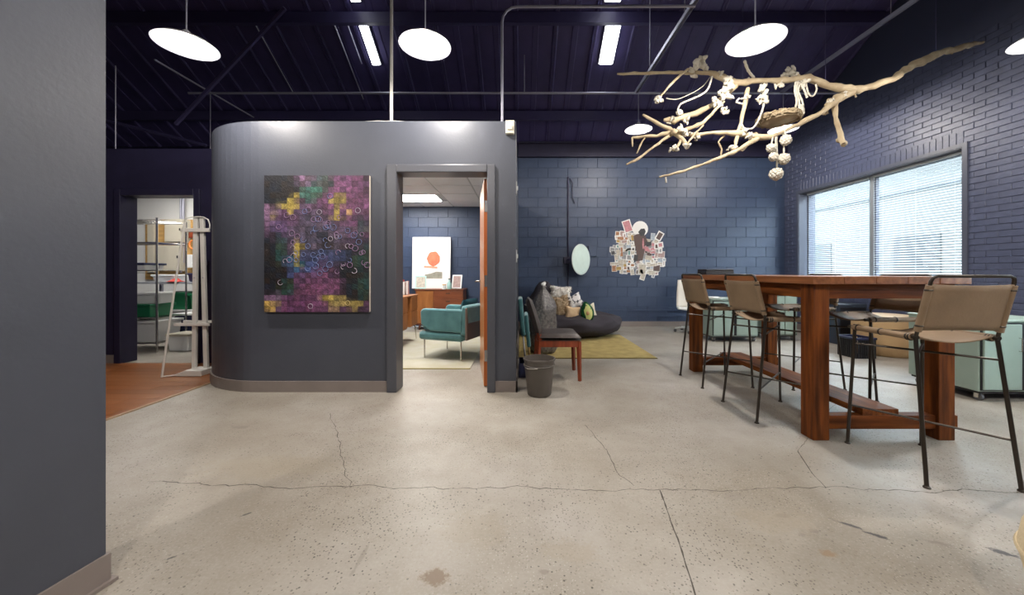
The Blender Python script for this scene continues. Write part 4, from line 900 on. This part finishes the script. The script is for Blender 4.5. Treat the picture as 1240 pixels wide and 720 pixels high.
# folded teal chair leaning against the office side wall
fc = thing('folded_chair', 'teal folded chair leaning against the side of the grey office', 'chair', (.06, 4.45, 0))
Mf = Matrix.Rotation(R(-5.0), 4, 'Y')
MB().box(-.02, .035, -.22, .22, .36, .80, M=Mf).build('backrest', M_velvet, fc, bevel=.018); MB().box(.040, .085, -.20, .20, .22, .60, M=Mf).build('seat', M_velvet, fc, bevel=.018)
for s in (-1, 1):
    MB().tube([Mf @ Vector((.005, s*.19, 0)), Mf @ Vector((.005, s*.19, .38))], .010, 8).build('leg', M_white, fc, smooth=40); MB().tube([Mf @ Vector((.06, s*.17, .0)), Mf @ Vector((.06, s*.17, .26))], .010, 8).build('leg', mat('pale_ash_wood', (.55, .36, .14), .5), fc, smooth=40)
nb = thing('navy_basket', 'small navy fabric basket on the floor against the office side wall', 'basket', (.05, 3.95, 0))
m = MB()
for k in range(4):
    pass
m.box(-.06, .06, -.14, .14, 0, .012).box(-.065, -.055, -.14, .14, 0, .15).box(.055, .065, -.14, .14, 0, .15).box(-.06, .06, -.145, -.135, 0, .15).box(-.06, .06, .135, .145, 0, .15); m.build('body', M_plast_b, nb, bevel=.004)
MB().tube([(.066, -.05, .11), (.085, 0, .10), (.066, .05, .11)], .006, 6).build('handle', M_plast_b, nb)

# ------------------------------------------------------------------ carts and things under the window
def caster(parent, x, y, r_=.032):
    MB().lathe([(.0, -.012), (r_, -.011), (r_, .011), (.0, .012)], 16, (x, y, r_), M=Matrix.Rotation(R(90), 4, 'Y')).build('caster_wheel', M_rubber, parent, smooth=40)
    MB().box(x-.022, x-.016, y-.016, y+.016, r_*.8, r_*2+.018).box(x+.016, x+.022, y-.016, y+.016, r_*.8, r_*2+.018).box(x-.022, x+.022, y-.02, y+.02, r_*2+.012, r_*2+.022).build('caster_fork', M_chrome, parent)
def cart(loc, w, d_, h, label, rot=0, stripe=True):
    t = thing('mobile_cabinet', label, 'cabinet', loc, rot, 'mint mobile cabinets'); b = .085
    MB().box(-w/2, w/2, -d_/2+.02, d_/2, b, h-.02).build('body', M_mint, t, bevel=.006)
    MB().box(-w/2-.008, w/2+.008, -d_/2, d_/2+.005, h-.02, h).build('top', M_mint, t, bevel=.006)
    MB().box(-w/2+.02, w/2-.02, -d_/2+.03, d_/2-.01, b-.02, b).build('plinth', M_black, t)
    nd = 2; gap = .045 if stripe else .012
    MB().box(-w/2+.012, w/2-.012, -d_/2+.012, -d_/2+.02, b+.012, h-.03).build('recess', M_black, t)
    ww = (w-.05-gap)/2
    for s in (-1, 1):
        x0 = s*(gap/2+ww/2); dr = MB().box(x0-ww/2, x0+ww/2, -d_/2, -d_/2+.018, b+.02, h-.04).build('door', M_mint, t, bevel=.004)
        MB().tube([(x0-s*(ww/2-.03), -d_/2-.002, h*.62), (x0-s*(ww/2-.03), -d_/2-.022, h*.62), (x0-s*(ww/2-.03), -d_/2-.022, h*.78), (x0-s*(ww/2-.03), -d_/2-.002, h*.78)], .005, 6).build('handle', M_chrome, dr)
    for sx in (-1, 1):
        for sy in (-1, 1): caster(t, sx*(w/2-.05), sy*(d_/2-.06))
    return t
cart((4.28, 3.37, 0), .74, .58, .70, 'mint metal mobile cabinet on casters beside the end stool and brick wall')
cart((3.42, 6.02, 0), .74, .50, .68, 'mint mobile cabinet with papers on top behind the table')
cart((4.28, 6.12, 0), .42, .50, .76, 'narrow pale mint cabinet behind the table beside the window corner', 0, False)
pp = thing('paper_stack', 'loose white papers stacked on the mint cabinet behind the table', 'papers', (3.18, 6.0, .68))
for i in range(5): MB().box(-.10, .10, -.14, .14, .001+i*.004, .004+i*.004, M=Matrix.Rotation(R(rs.uniform(-20, 20)), 4, 'Z')).build('sheet', M_paper, pp)
dr = thing('round_ottoman', 'round tan drum ottoman on the floor below the window', 'ottoman', (4.98, 4.98, 0))
MB().lathe([(.0, .006), (.31, .0), (.335, .03), (.335, .47)], 40).build('body', M_card, dr, smooth=40); MB().lathe([(.340, .47), (.345, .49), (.33, .525), (.0, .535)], 40).build('lid', mat('pale_tan_lid', (.66, .52, .36), .7), dr, smooth=40)
bx = thing('black_crate', 'black slotted plastic crate on the floor between the table and ottoman', 'crate', (4.42, 4.78, 0))
m = MB().box(-.13, .13, -.13, .13, 0, .01)
for k in range(9):
    for s in (-1, 1): a = -.13+k*.0289; m.box(a, a+.017, s*.13-.005, s*.13+.005, 0, .24).box(s*.13-.005, s*.13+.005, a, a+.017, 0, .24)
m.build('side_slats', M_black, bx); MB().box(-.14, .14, -.14, -.125, .24, .265).box(-.14, .14, .125, .14, .24, .265).box(-.14, -.125, -.14, .14, .24, .265).box(.125, .14, -.14, .14, .24, .265).build('rim', M_plast_b, bx)
bs = thing('black_speaker', 'black boxy cabinet on the floor under the window by the corner', 'cabinet', (5.08, 5.85, 0))
MB().box(-.22, .22, -.3, .3, 0, .62).build('body', mat('dark_blue_grey_panel', (.03, .04, .06), .5), bs, bevel=.008); MB().box(-.19, .19, -.306, -.3, .05, .57).build('front_panel', M_black, bs)

# white swivel chair at the back wall
oc = thing('swivel_chair', 'white swivel chair near the back wall behind the table', 'chair', (3.14, 6.72, 0), R(160))
MB().tube([(0, 0, .09), (0, 0, .40)], .025, 12).build('column', M_chrome, oc, smooth=40)
for k in range(5):
    a = R(72*k+10); e_ = (math.cos(a)*.26, math.sin(a)*.26)
    MB().tube([(0, 0, .10), (e_[0], e_[1], .068)], [.022, .013], 8).build('base_arm', M_plast_w, oc, smooth=40); MB().ball((e_[0], e_[1], .03), (.026, .026, .03), 10, 8).build('caster_wheel', M_rubber, oc, smooth=40)
def shell(u, v): x = 2*u-1; return Vector((x*.22, .20-.42*v, .43+.02*x*x+.02*(1-v)*0))
MB().grid(shell, 10, 8).build('seat', M_plast_w, oc, smooth=60, solid=.03)
def bshell(u, v): x = 2*u-1; return Vector((x*(.22-.03*v*v), -.22-.10*v+.05*x*x, .44+.52*v))
MB().grid(bshell, 10, 10).build('backrest', M_sling if False else mat('white_mesh_back', (.66, .62, .56), .8), oc, smooth=60, solid=.025)

# cream pouf at the right edge of the view
M_pouf = mat('cream_knit', (.66, .55, .36), .95, bump=.5, bscale=70)
pf = thing('cream_pouf', 'round cream knitted pouf on the concrete floor near the end stool', 'pouf', (1.905, .99, 0))
MB().lathe([(.0, .002), (.20, 0), (.275, .04), (.315, .11), (.328, .18), (.318, .25), (.28, .32), (.20, .365), (.10, .38), (.0, .382)], 60, wob=lambda a, z: 1+.010*math.sin(a*30)).build('body', M_pouf, pf, smooth=70)
MB().lathe([(.330, .172), (.334, .18), (.330, .188)], 60).build('piping', M_pouf, pf, smooth=60)

# ------------------------------------------------------------------ inside the office
M_orug = mat('cream_rug', (.46, .44, .37), .95, col2=(.42, .39, .28), vscale=4, bump=.4, bscale=150)
orr = thing('cream_rug', 'cream patterned rug on the office floor under the teal armchair', 'rug', (-1.85, 5.35, 0)); MB().box(-1.25, 1.28, -1.20, 1.35, .001, .010).build('pile', M_orug, orr, bevel=.003); MB().box(-1.25, 1.28, -1.206, -1.20, .001, .011).build('binding', mat('straw_binding', (.38, .33, .12), .9), orr)
ac = thing('teal_armchair', 'teal velvet armchair with slim metal legs seen through the office doorway', 'armchair', (-.875, 4.84, .0115), R(70))
def cush(x0, x1, y0, y1, z0, z1, name, mt, parent=ac, bev=.03): return MB().box(x0, x1, y0, y1, z0, z1).build(name, mt, parent, bevel=bev, smooth=50)
cush(-.335, .335, -.30, .34, .235, .345, 'seat_base', M_velvet, bev=.04); cush(-.262, .262, -.20, .33, .347, .43, 'seat_cushion', M_velvet, bev=.04)
for s in (-1, 1):
    a = MB(); poly = [(-.30, .35), (.16, .35), (.30, .43), (.31, .60), (.27, .635), (-.30, .635)]
    a.prism([(p[0], p[1]) for p in poly], s*.30-.035, s*.30+.035); a.v = [Vector((p.z, p.x, p.y)) for p in a.v]; a.build('armrest', M_velvet, ac, bevel=.02, smooth=50)
    for yy in (-.25, .28): MB().tube([(s*.275, yy, 0), (s*.275, yy, .25)], .009, 10).build('leg', M_chrome, ac, smooth=40)
a = MB().box(-.33, .33, -.34, -.24, .33, .70, M=Matrix.Rotation(R(3), 4, 'X')); a.build('backrest', M_velvet, ac, bevel=.03, smooth=50); MB().box(-.335, .335, -.365, -.335, .26, .66).build('back_shell', M_taupe, ac, bevel=.012)
pl = pillow('satin_cushion', 'dark teal satin cushion on the teal armchair', (-.62, 4.93, .60), .38, .30, .12, (R(-20), 0, R(70)), M_velvet_dk, 0, 12, None, None) if False else None
ps = thing('satin_cushion', 'dark teal satin cushion on the teal armchair', 'cushion', (-.70, 4.92, .60)); ps.rotation_euler = (R(-12), 0, R(250))
m = MB()
for s in (-1, 1): m.grid(lambda u, v, s=s: Vector(((2*u-1)*.20, s*.055*max(0, (1-(2*u-1)**4)*(1-(2*v-1)**4))**.5, (2*v-1)*.15)), 12, 12, flip=(s > 0))
m.build('cover', M_velvet_dk, ps, smooth=70)
# credenza
cr = thing('credenza', 'walnut credenza against the office back wall under the framed print', 'cabinet', (gx(532, 7.0), 7.20, 0))
MB().box(-.46, .46, -.20, .22, .10, .76).build('body', M_redwood, cr, bevel=.004); MB().box(-.475, .475, -.22, .235, .76, .782).build('top', M_redwood, cr, bevel=.003)
MB().box(-.44, -.115, -.215, -.2, .13, .745).build('door', M_orange, cr, bevel=.003)
for k in range(4):
    z0 = .13+k*.155; dd = MB().box(-.105, .44, -.215, -.2, z0, z0+.145).build('drawer', M_redwood, cr, bevel=.003); MB().box(.13, .21, -.222, -.215, z0+.10, z0+.115).build('pull', M_steel, dd)
for sx in (-1, 1):
    for sy in (-.16, .18): MB().tube([(sx*.40, sy, 0), (sx*.38, sy, .10)], [.012, .018], 8).build('leg', M_redwood, cr)
crz = .782
# framed print: generic coral wash on white paper
fp = thing('framed_print', 'large white-framed print with a coral wash leaning on the credenza', 'picture', (gx(522.5, 7.35), 7.33, crz)); fp.rotation_euler = (R(-3), 0, 0)
fw, fh = .77, 1.04
m = MB()
for (a, b, c, d_) in ((-fw/2, fw/2, 0, .035), (-fw/2, fw/2, fh-.035, fh), (-fw/2, -fw/2+.035, .035, fh-.035), (fw/2-.035, fw/2, .035, fh-.035)): m.box(a, b, -.02, .015, c, d_)
m.build('frame', M_white, fp); MB().box(-fw/2+.035, fw/2-.035, -.006, .005, .035, fh-.035).build('paper', M_paper, fp)
def flat(name, poly, mt, dy): q = MB().prism(poly[::-1], 0, .001); q.v = [Vector((p.x, p.z+dy, p.y)) for p in q.v]; return q.build(name, mt, fp)
flat('grey_band', [(-.13, .20), (.22, .20), (.22, .33), (.10, .34), (-.02, .30), (-.13, .28)], mat('grey_green_wash', (.28, .27, .22), .8, var=.2, vscale=12), -.0075)
flat('pale_field', [(-.20, .20), (.22, .20), (.22, .88), (-.20, .88)], mat('pale_wash', (.74, .74, .73), .8), -.0068)
flat('coral_wash', [(.04+.13*math.cos(i*.3142)*(1+.06*math.sin(i*2.1)), .60+.15*math.sin(i*.3142)*(1+.05*math.cos(i*1.7))) for i in range(20)][::-1][::-1], mat('coral_wash', (.72, .17, .09), .8, var=.15, vscale=14), -.0085)
flat('coral_bar', [(-.15, .42), (.12, .40), (.12, .44), (-.15, .46)], mat('pale_coral_wash', (.75, .28, .18), .8, var=.15, vscale=14), -.0092)
def photo(loc, w, h, rz, mt, label, pic):
    t = thing('photo_frame', label, 'picture frame', loc, rz); t.rotation_euler = (R(-12), 0, rz)
    m = MB(); b = .022
    for (a, b_, c, d_) in ((-w/2, w/2, 0, b), (-w/2, w/2, h-b, h), (-w/2, -w/2+b, b, h-b), (w/2-b, w/2, b, h-b)): m.box(a, b_, -.01, .008, c, d_)
    m.build('frame', mt, t); MB().box(-w/2+b, w/2-b, -.004, .004, b, h-b).build('photo', M_pic[pic], t); MB().box(-.015, .015, .008, .05, .0, h*.5).build('stand', mt, t)
photo((gx(553, 7.1), 7.08, crz+.009), .20, .27, R(-14), M_white, 'white photo frame on the credenza beside the teal bottle', 'rose')
photo((gx(509, 7.02), 7.04, crz+.009), .21, .25, R(10), mat('pale_teal_frame', (.45, .66, .64), .5), 'pale teal photo frame on the credenza in front of the print', 'cream')
bt = thing('teal_bottle', 'pale teal glass bottle on the credenza next to the photo frame', 'bottle', (gx(544, 7.03), 7.03, crz)); MB().lathe([(0, .0), (.040, .0), (.044, .02), (.044, .11), (.018, .15), (.015, .185), (0, .186)], 18).build('body', mat('pale_teal_glass', (.38, .60, .57), .2), bt, smooth=40); MB().lathe([(.019, .186), (.019, .205), (0, .206)], 14).build('cap', M_black, bt, smooth=40)
cj = thing('small_jar', 'small white jar on the credenza in front of the print', 'jar', (gx(538, 7.02), 7.01, crz)); MB().lathe([(0, 0), (.036, 0), (.040, .03), (.034, .075), (0, .077)], 18).build('body', M_plast_w, cj, smooth=40); MB().lathe([(.037, .077), (.037, .092), (0, .095)], 18).build('lid', M_ply, cj, smooth=40)
# desk
dk = thing('office_desk', 'orange wood desk with hairpin legs at the side of the office', 'desk', (-2.45, 5.58, .01))
MB().box(-.75, .75, -.47, .47, .715, .735).build('top', M_orange, dk, bevel=.003)
for sx in (-1, 1):
    for sy in (-1, 1):
        cx_, cy_ = sx*.70, sy*.42
        for k in (-1, 1): MB().tube([(cx_-sx*.05*(1 if k > 0 else 0), cy_-sy*.05*(0 if k > 0 else 1), .715), (cx_+sx*.03, cy_+sy*.01, 0.003)], .006, 6).build('hairpin_leg', M_chrome, dk)
for sy in (-1, 1):
    pd = MB().box(.38, .74, sy*.26-.17, sy*.26+.17, .24, .714).build('drawer_unit', M_orange, dk, bevel=.003)
    for k in range(2): MB().box(.74, .752, sy*.26-.16, sy*.26+.16, .26+k*.235, .475+k*.235).build('drawer_front', M_orange, pd, bevel=.003)
mo = thing('monitor', 'dark slim monitor standing on the office desk', 'monitor', (-2.06, 5.50, .745), R(78))
MB().box(-.26, .26, -.012, .012, .12, .46, M=Matrix.Rotation(R(8), 4, 'X')).build('screen', M_plast_b, mo, bevel=.004); MB().box(-.03, .03, .02, .04, .01, .22).build('stand', M_black, mo); MB().box(-.11, .11, -.06, .09, 0, .012).build('foot', M_black, mo)
for i, (x, h, c, lab) in enumerate(((0, .24, (.42, .06, .07), 'red book standing on the office desk'), (.05, .21, (.62, .58, .54), 'white book standing on the office desk next to the red one'), (.10, .22, (.55, .32, .30), 'dusty pink book standing on the office desk'))):
    b_ = thing('book', lab, 'book', (-1.92+x*.9, 5.90, .745), R(6*i), 'books on the office desk'); MB().box(-.017, .017, -.08, .08, 0, h).build('cover', mat('book_cloth_%d' % i, c, .7), b_, bevel=.002); MB().box(-.013, .013, -.082, .076, .004, h-.004).build('pages', M_paper, b_)

# ------------------------------------------------------------------ storeroom
tag(MB().box(gx(177, 6.6), gx(233, 6.6), 6.585, 6.617, gz(338, 6.6), gz(266, 6.6)).build('plywood_board', M_ply), 'plywood backing board on the storeroom wall behind the grey panels', 'board')
for (x0, x1, y0, y1, dp, lab) in ((199, 221, 265, 293, .16, 'beige electrical box, the smaller upper one on the plywood'), (190, 218, 297, 328, .12, 'wide beige electrical panel, the lower one on the plywood')):
    Y = 6.585-dp; t = thing('electrical_panel', lab, 'electrical panel', (gx((x0+x1)/2, Y), 6.585, gz(y1, Y))); w = gx(x1, Y)-gx(x0, Y); h = gz(y0, Y)-gz(y1, Y)
    MB().box(-w/2, w/2, -dp, 0, 0, h).build('box', M_beige, t, bevel=.004); MB().box(-w/2+.012, w/2-.012, -dp-.008, -dp, .012, h-.012).build('door', M_beige, t, bevel=.003); MB().box(w/2-.05, w/2-.03, -dp-.016, -dp-.008, h*.5, h*.6).build('latch', M_black, t)
for k, (px_, y0, y1) in enumerate(((219, 238, 330), (222, 236, 318), (216.5, 293, 299))):
    tag(MB().tube([(gx(px_, 6.54), 6.54, gz(y1, 6.54)), (gx(px_, 6.54), 6.54, gz(y0, 6.54))], .018, 8).build('wall_conduit', M_galv, smooth=40), ('tall grey conduit beside the electrical boxes', 'tall grey conduit nearest the orange cable in the storeroom', 'short grey conduit joining the two electrical boxes')[k], 'conduit')
MB_ = MB().tube([(gx(231, 6.5)+.055*math.cos(a*.5), 6.52+.004*a*.2, gz(296, 6.5)+.075*math.sin(a*.5)) for a in range(38)], .010, 6)
tag(MB_.build('cable_coil', mat('orange_cable', (.75, .25, .06), .5), smooth=50), 'coil of orange cable on the storeroom wall', 'cable')
for k, (x0, x1, y0, y1, mt, lab) in enumerate(((228, 234, 280, 288, M_chairw, 'small red-brown junction box on the plywood board above the cable coil'), (224, 233, 308, 324, M_plast_w, 'white junction box on the plywood board below the cable coil'), (178, 186, 268, 330, M_beige, 'tall narrow beige trunking on the plywood board'))):
    t = thing('junction_box', lab, 'box', (gx((x0+x1)/2, 6.5), 6.585, gz(y1, 6.5))); w = gx(x1, 6.5)-gx(x0, 6.5); h = gz(y0, 6.5)-gz(y1, 6.5)
    MB().box(-w/2, w/2, -.08, 0, 0, h).build('body', mt, t, bevel=.004); MB().box(-w/2+.008, w/2-.008, -.086, -.08, .008, h-.008).build('cover', mt, t)
# chrome wire shelf
SHX, SHY = -5.02, 5.02
ws = thing('wire_shelf', 'chrome wire shelving unit inside the storeroom doorway', 'shelf', (SHX-.55, SHY+.22, 0))
for sx in (-1, 1):
    for sy in (-1, 1): MB().tube([(sx*.55, sy*.22, 0), (sx*.55, sy*.22, 1.86)], .0125, 8).build('post', M_chrome, ws, smooth=40)
for z in (.12, .47, 1.13, 1.52, 1.83):
    m = MB().tube([(-.55, -.22, z), (.55, -.22, z), (.55, .22, z), (-.55, .22, z), (-.55, -.22, z)], .006, 6).tube([(-.55, -.22, z-.03), (.55, -.22, z-.03)], .004, 6)
    for k in range(20): y_ = -.2+k*.021; m.tube([(-.55, y_, z+.004), (.55, y_, z+.004)], .0022, 4)
    m.build('wire_deck', M_chrome, ws)
def tub(loc, w, d_, h, mt, label, lid=None, rz=0, name='storage_tub', cat='tub'):
    t = thing(name, label, cat, loc, rz)
    m = MB(); k = .90
    for (r0, r1, z0, z1) in ((k, 1.0, 0, h),):
        vs = [(sx*w/2*q, sy*d_/2*q, z) for (q, z) in ((k, 0), (1, h)) for sy in (-1, 1) for sx in (-1, 1)]; m.add(vs, [(0, 2, 3, 1), (4, 5, 7, 6), (0, 1, 5, 4), (2, 6, 7, 3), (0, 4, 6, 2), (1, 3, 7, 5)])
    m.build('body', mt, t, bevel=.012)
    MB().box(-w/2-.015, w/2+.015, -d_/2-.015, d_/2+.015, h-.02, h+.012).build('lid' if lid else 'rim', lid or mt, t, bevel=.006); return t
tub((SHX-.30, SHY+.22, .128), .52, .40, .29, M_plast_w, 'white storage tub on the bottom deck of the wire shelf')
tub((SHX-.35, SHY+.22, .478), .42, .36, .17, M_plast_g, 'green storage tub on the wire shelf', None); tub((SHX-.25, SHY+.22, .66), .30, .26, .15, M_plast_w, 'white box on top of the green tub on the wire shelf', None, .2)
tub((SHX-.42, SHY+.22, 1.138), .34, .30, .09, M_plast_w, 'low white tub with navy lid on the upper deck of the wire shelf', M_plast_b)
# work table with tubs behind
wt = thing('work_table', 'plain grey work table at the back of the storeroom', 'table', (-5.45, 6.15, 0))
MB().box(-.95, .75, -.32, .32, .92, .95).build('top', mat('grey_laminate', (.30, .31, .34), .5), wt); MB().box(-.92, .72, -.30, .30, .48, .50).build('shelf', M_plast_w, wt)
for sx in (-.92, .72):
    for sy in (-1, 1): MB().box(sx-.02, sx+.02, sy*.30-.02, sy*.30+.02, 0, .92).build('leg', M_galv, wt)
tub((-5.66, 6.08, .50), .52, .42, .27, M_plast_g, 'green plastic tub under the storeroom work table'); tub((-5.15, 6.08, .50), .40, .42, .25, M_plast_g, 'second green plastic tub under the work table nearest the white stand')
tub((-5.02, 5.70, .008), .50, .34, .46, M_plast_b, 'dark tub with a white lid in front of the storeroom table', M_plast_w); tub((-4.78, 5.20, .002), .30, .26, .23, M_plast_w, 'white bucket tub on the storeroom floor', M_beige); tub((-5.3, 6.1, .95), .30, .3, .13, M_plast_b, 'low navy tub on the storeroom work table'); tub((-5.85, 6.1, .95), .36, .3, .11, M_plast_w, 'low white tub on the storeroom work table')
cl = thing('red_cloth', 'crumpled red cloth on the storeroom work table', 'cloth', (-5.56, 5.86, .952)); MB().grid(lambda u, v: Vector(((u-.5)*.18, (v-.5)*.16, .002+.05*max(0, math.sin(math.pi*u)*math.sin(math.pi*v))*(1+.8*mnoise.noise(Vector((u*5, v*5, 2)))))), 12, 12).build('cloth', mat('red_cotton', (.40, .04, .03), .8), cl, smooth=60, solid=.004)

# white stand in front of the storeroom
WY = 3.95; zf = .008
wst = thing('white_stand', 'tall white wooden clothes stand beside the storeroom doorway', 'stand', (gx(240, WY), WY, zf))
bx0 = wst.location.x
def lx(px_): return gx(px_, WY)-bx0
def lz(py_): return max(0, gz(py_, WY)-zf)
for (a, b) in (((235.5, 450), (237.5, 264)), ((250, 450), (245, 264))):
    x0, x1 = lx(a[0]), lx(b[0]); w = .022
    vs = [(x0-w, -.014, .04), (x0+w, -.014, .04), (x0-w, .014, .04), (x0+w, .014, .04), (x1-w, -.014, lz(b[1])), (x1+w, -.014, lz(b[1])), (x1-w, .014, lz(b[1])), (x1+w, .014, lz(b[1]))]
    MB().add(vs, [(0, 2, 3, 1), (4, 5, 7, 6), (0, 1, 5, 4), (2, 6, 7, 3), (0, 4, 6, 2), (1, 3, 7, 5)]).build('post', M_wht_wood, wst, bevel=.003)
    for py_ in (278, 336, 392): MB().lathe([(.007, 0), (.005, .004), (0, .005)], 8, (lx(a[0]+(b[0]-a[0])*(450-py_)/186), -.0145, lz(py_)), M=Matrix.Rotation(R(90), 4, 'X')).build('bolt', M_galv, wst)
MB().box(lx(222), lx(256), -.034, -.0145, lz(281), lz(276.5)).build('crossbar', M_wht_wood, wst, bevel=.003)
MB().box(lx(214), lx(256), -.034, -.0145, lz(394), lz(390.5)).build('crossbar', M_wht_wood, wst, bevel=.003); MB().box(lx(220), lx(256), .0145, .034, lz(391), lz(388)).build('crossbar', M_wht_wood, wst, bevel=.003)
poly = [(lx(221), .004), (lx(232), .0), (lx(256), .0), (lx(256), .062), (lx(236), .062)]
q = MB().prism(poly, -.13, .06); q.v = [Vector((p.x, p.z, p.y)) for p in q.v]; q.f = [tuple(reversed(f)) for f in q.f]; q.build('base', M_wht_wood, wst, bevel=.006)
MB().tube([(lx(213.5), -.16, 0.003), (lx(218), -.12, lz(391)), (lx(226.5), -.03, lz(270))], .010, 8).build('prop_rod', M_wht_wood, wst, smooth=40); MB().tube([(lx(213.5), -.16, .008), (lx(226), -.12, .012)], .007, 6).build('foot_rod', M_wht_wood, wst)
MB().tube([(lx(226.5), -.02, lz(277)), (lx(226.5), -.02, lz(268)), (lx(229), -.02, lz(264)), (lx(236), -.02, lz(263)), (lx(248), -.02, lz(263)), (lx(254), -.02, lz(266)), (lx(256), -.02, lz(272)), (lx(256), -.02, lz(277))], .007, 6).build('hanger_loop', M_wht_wood, wst, smooth=50)
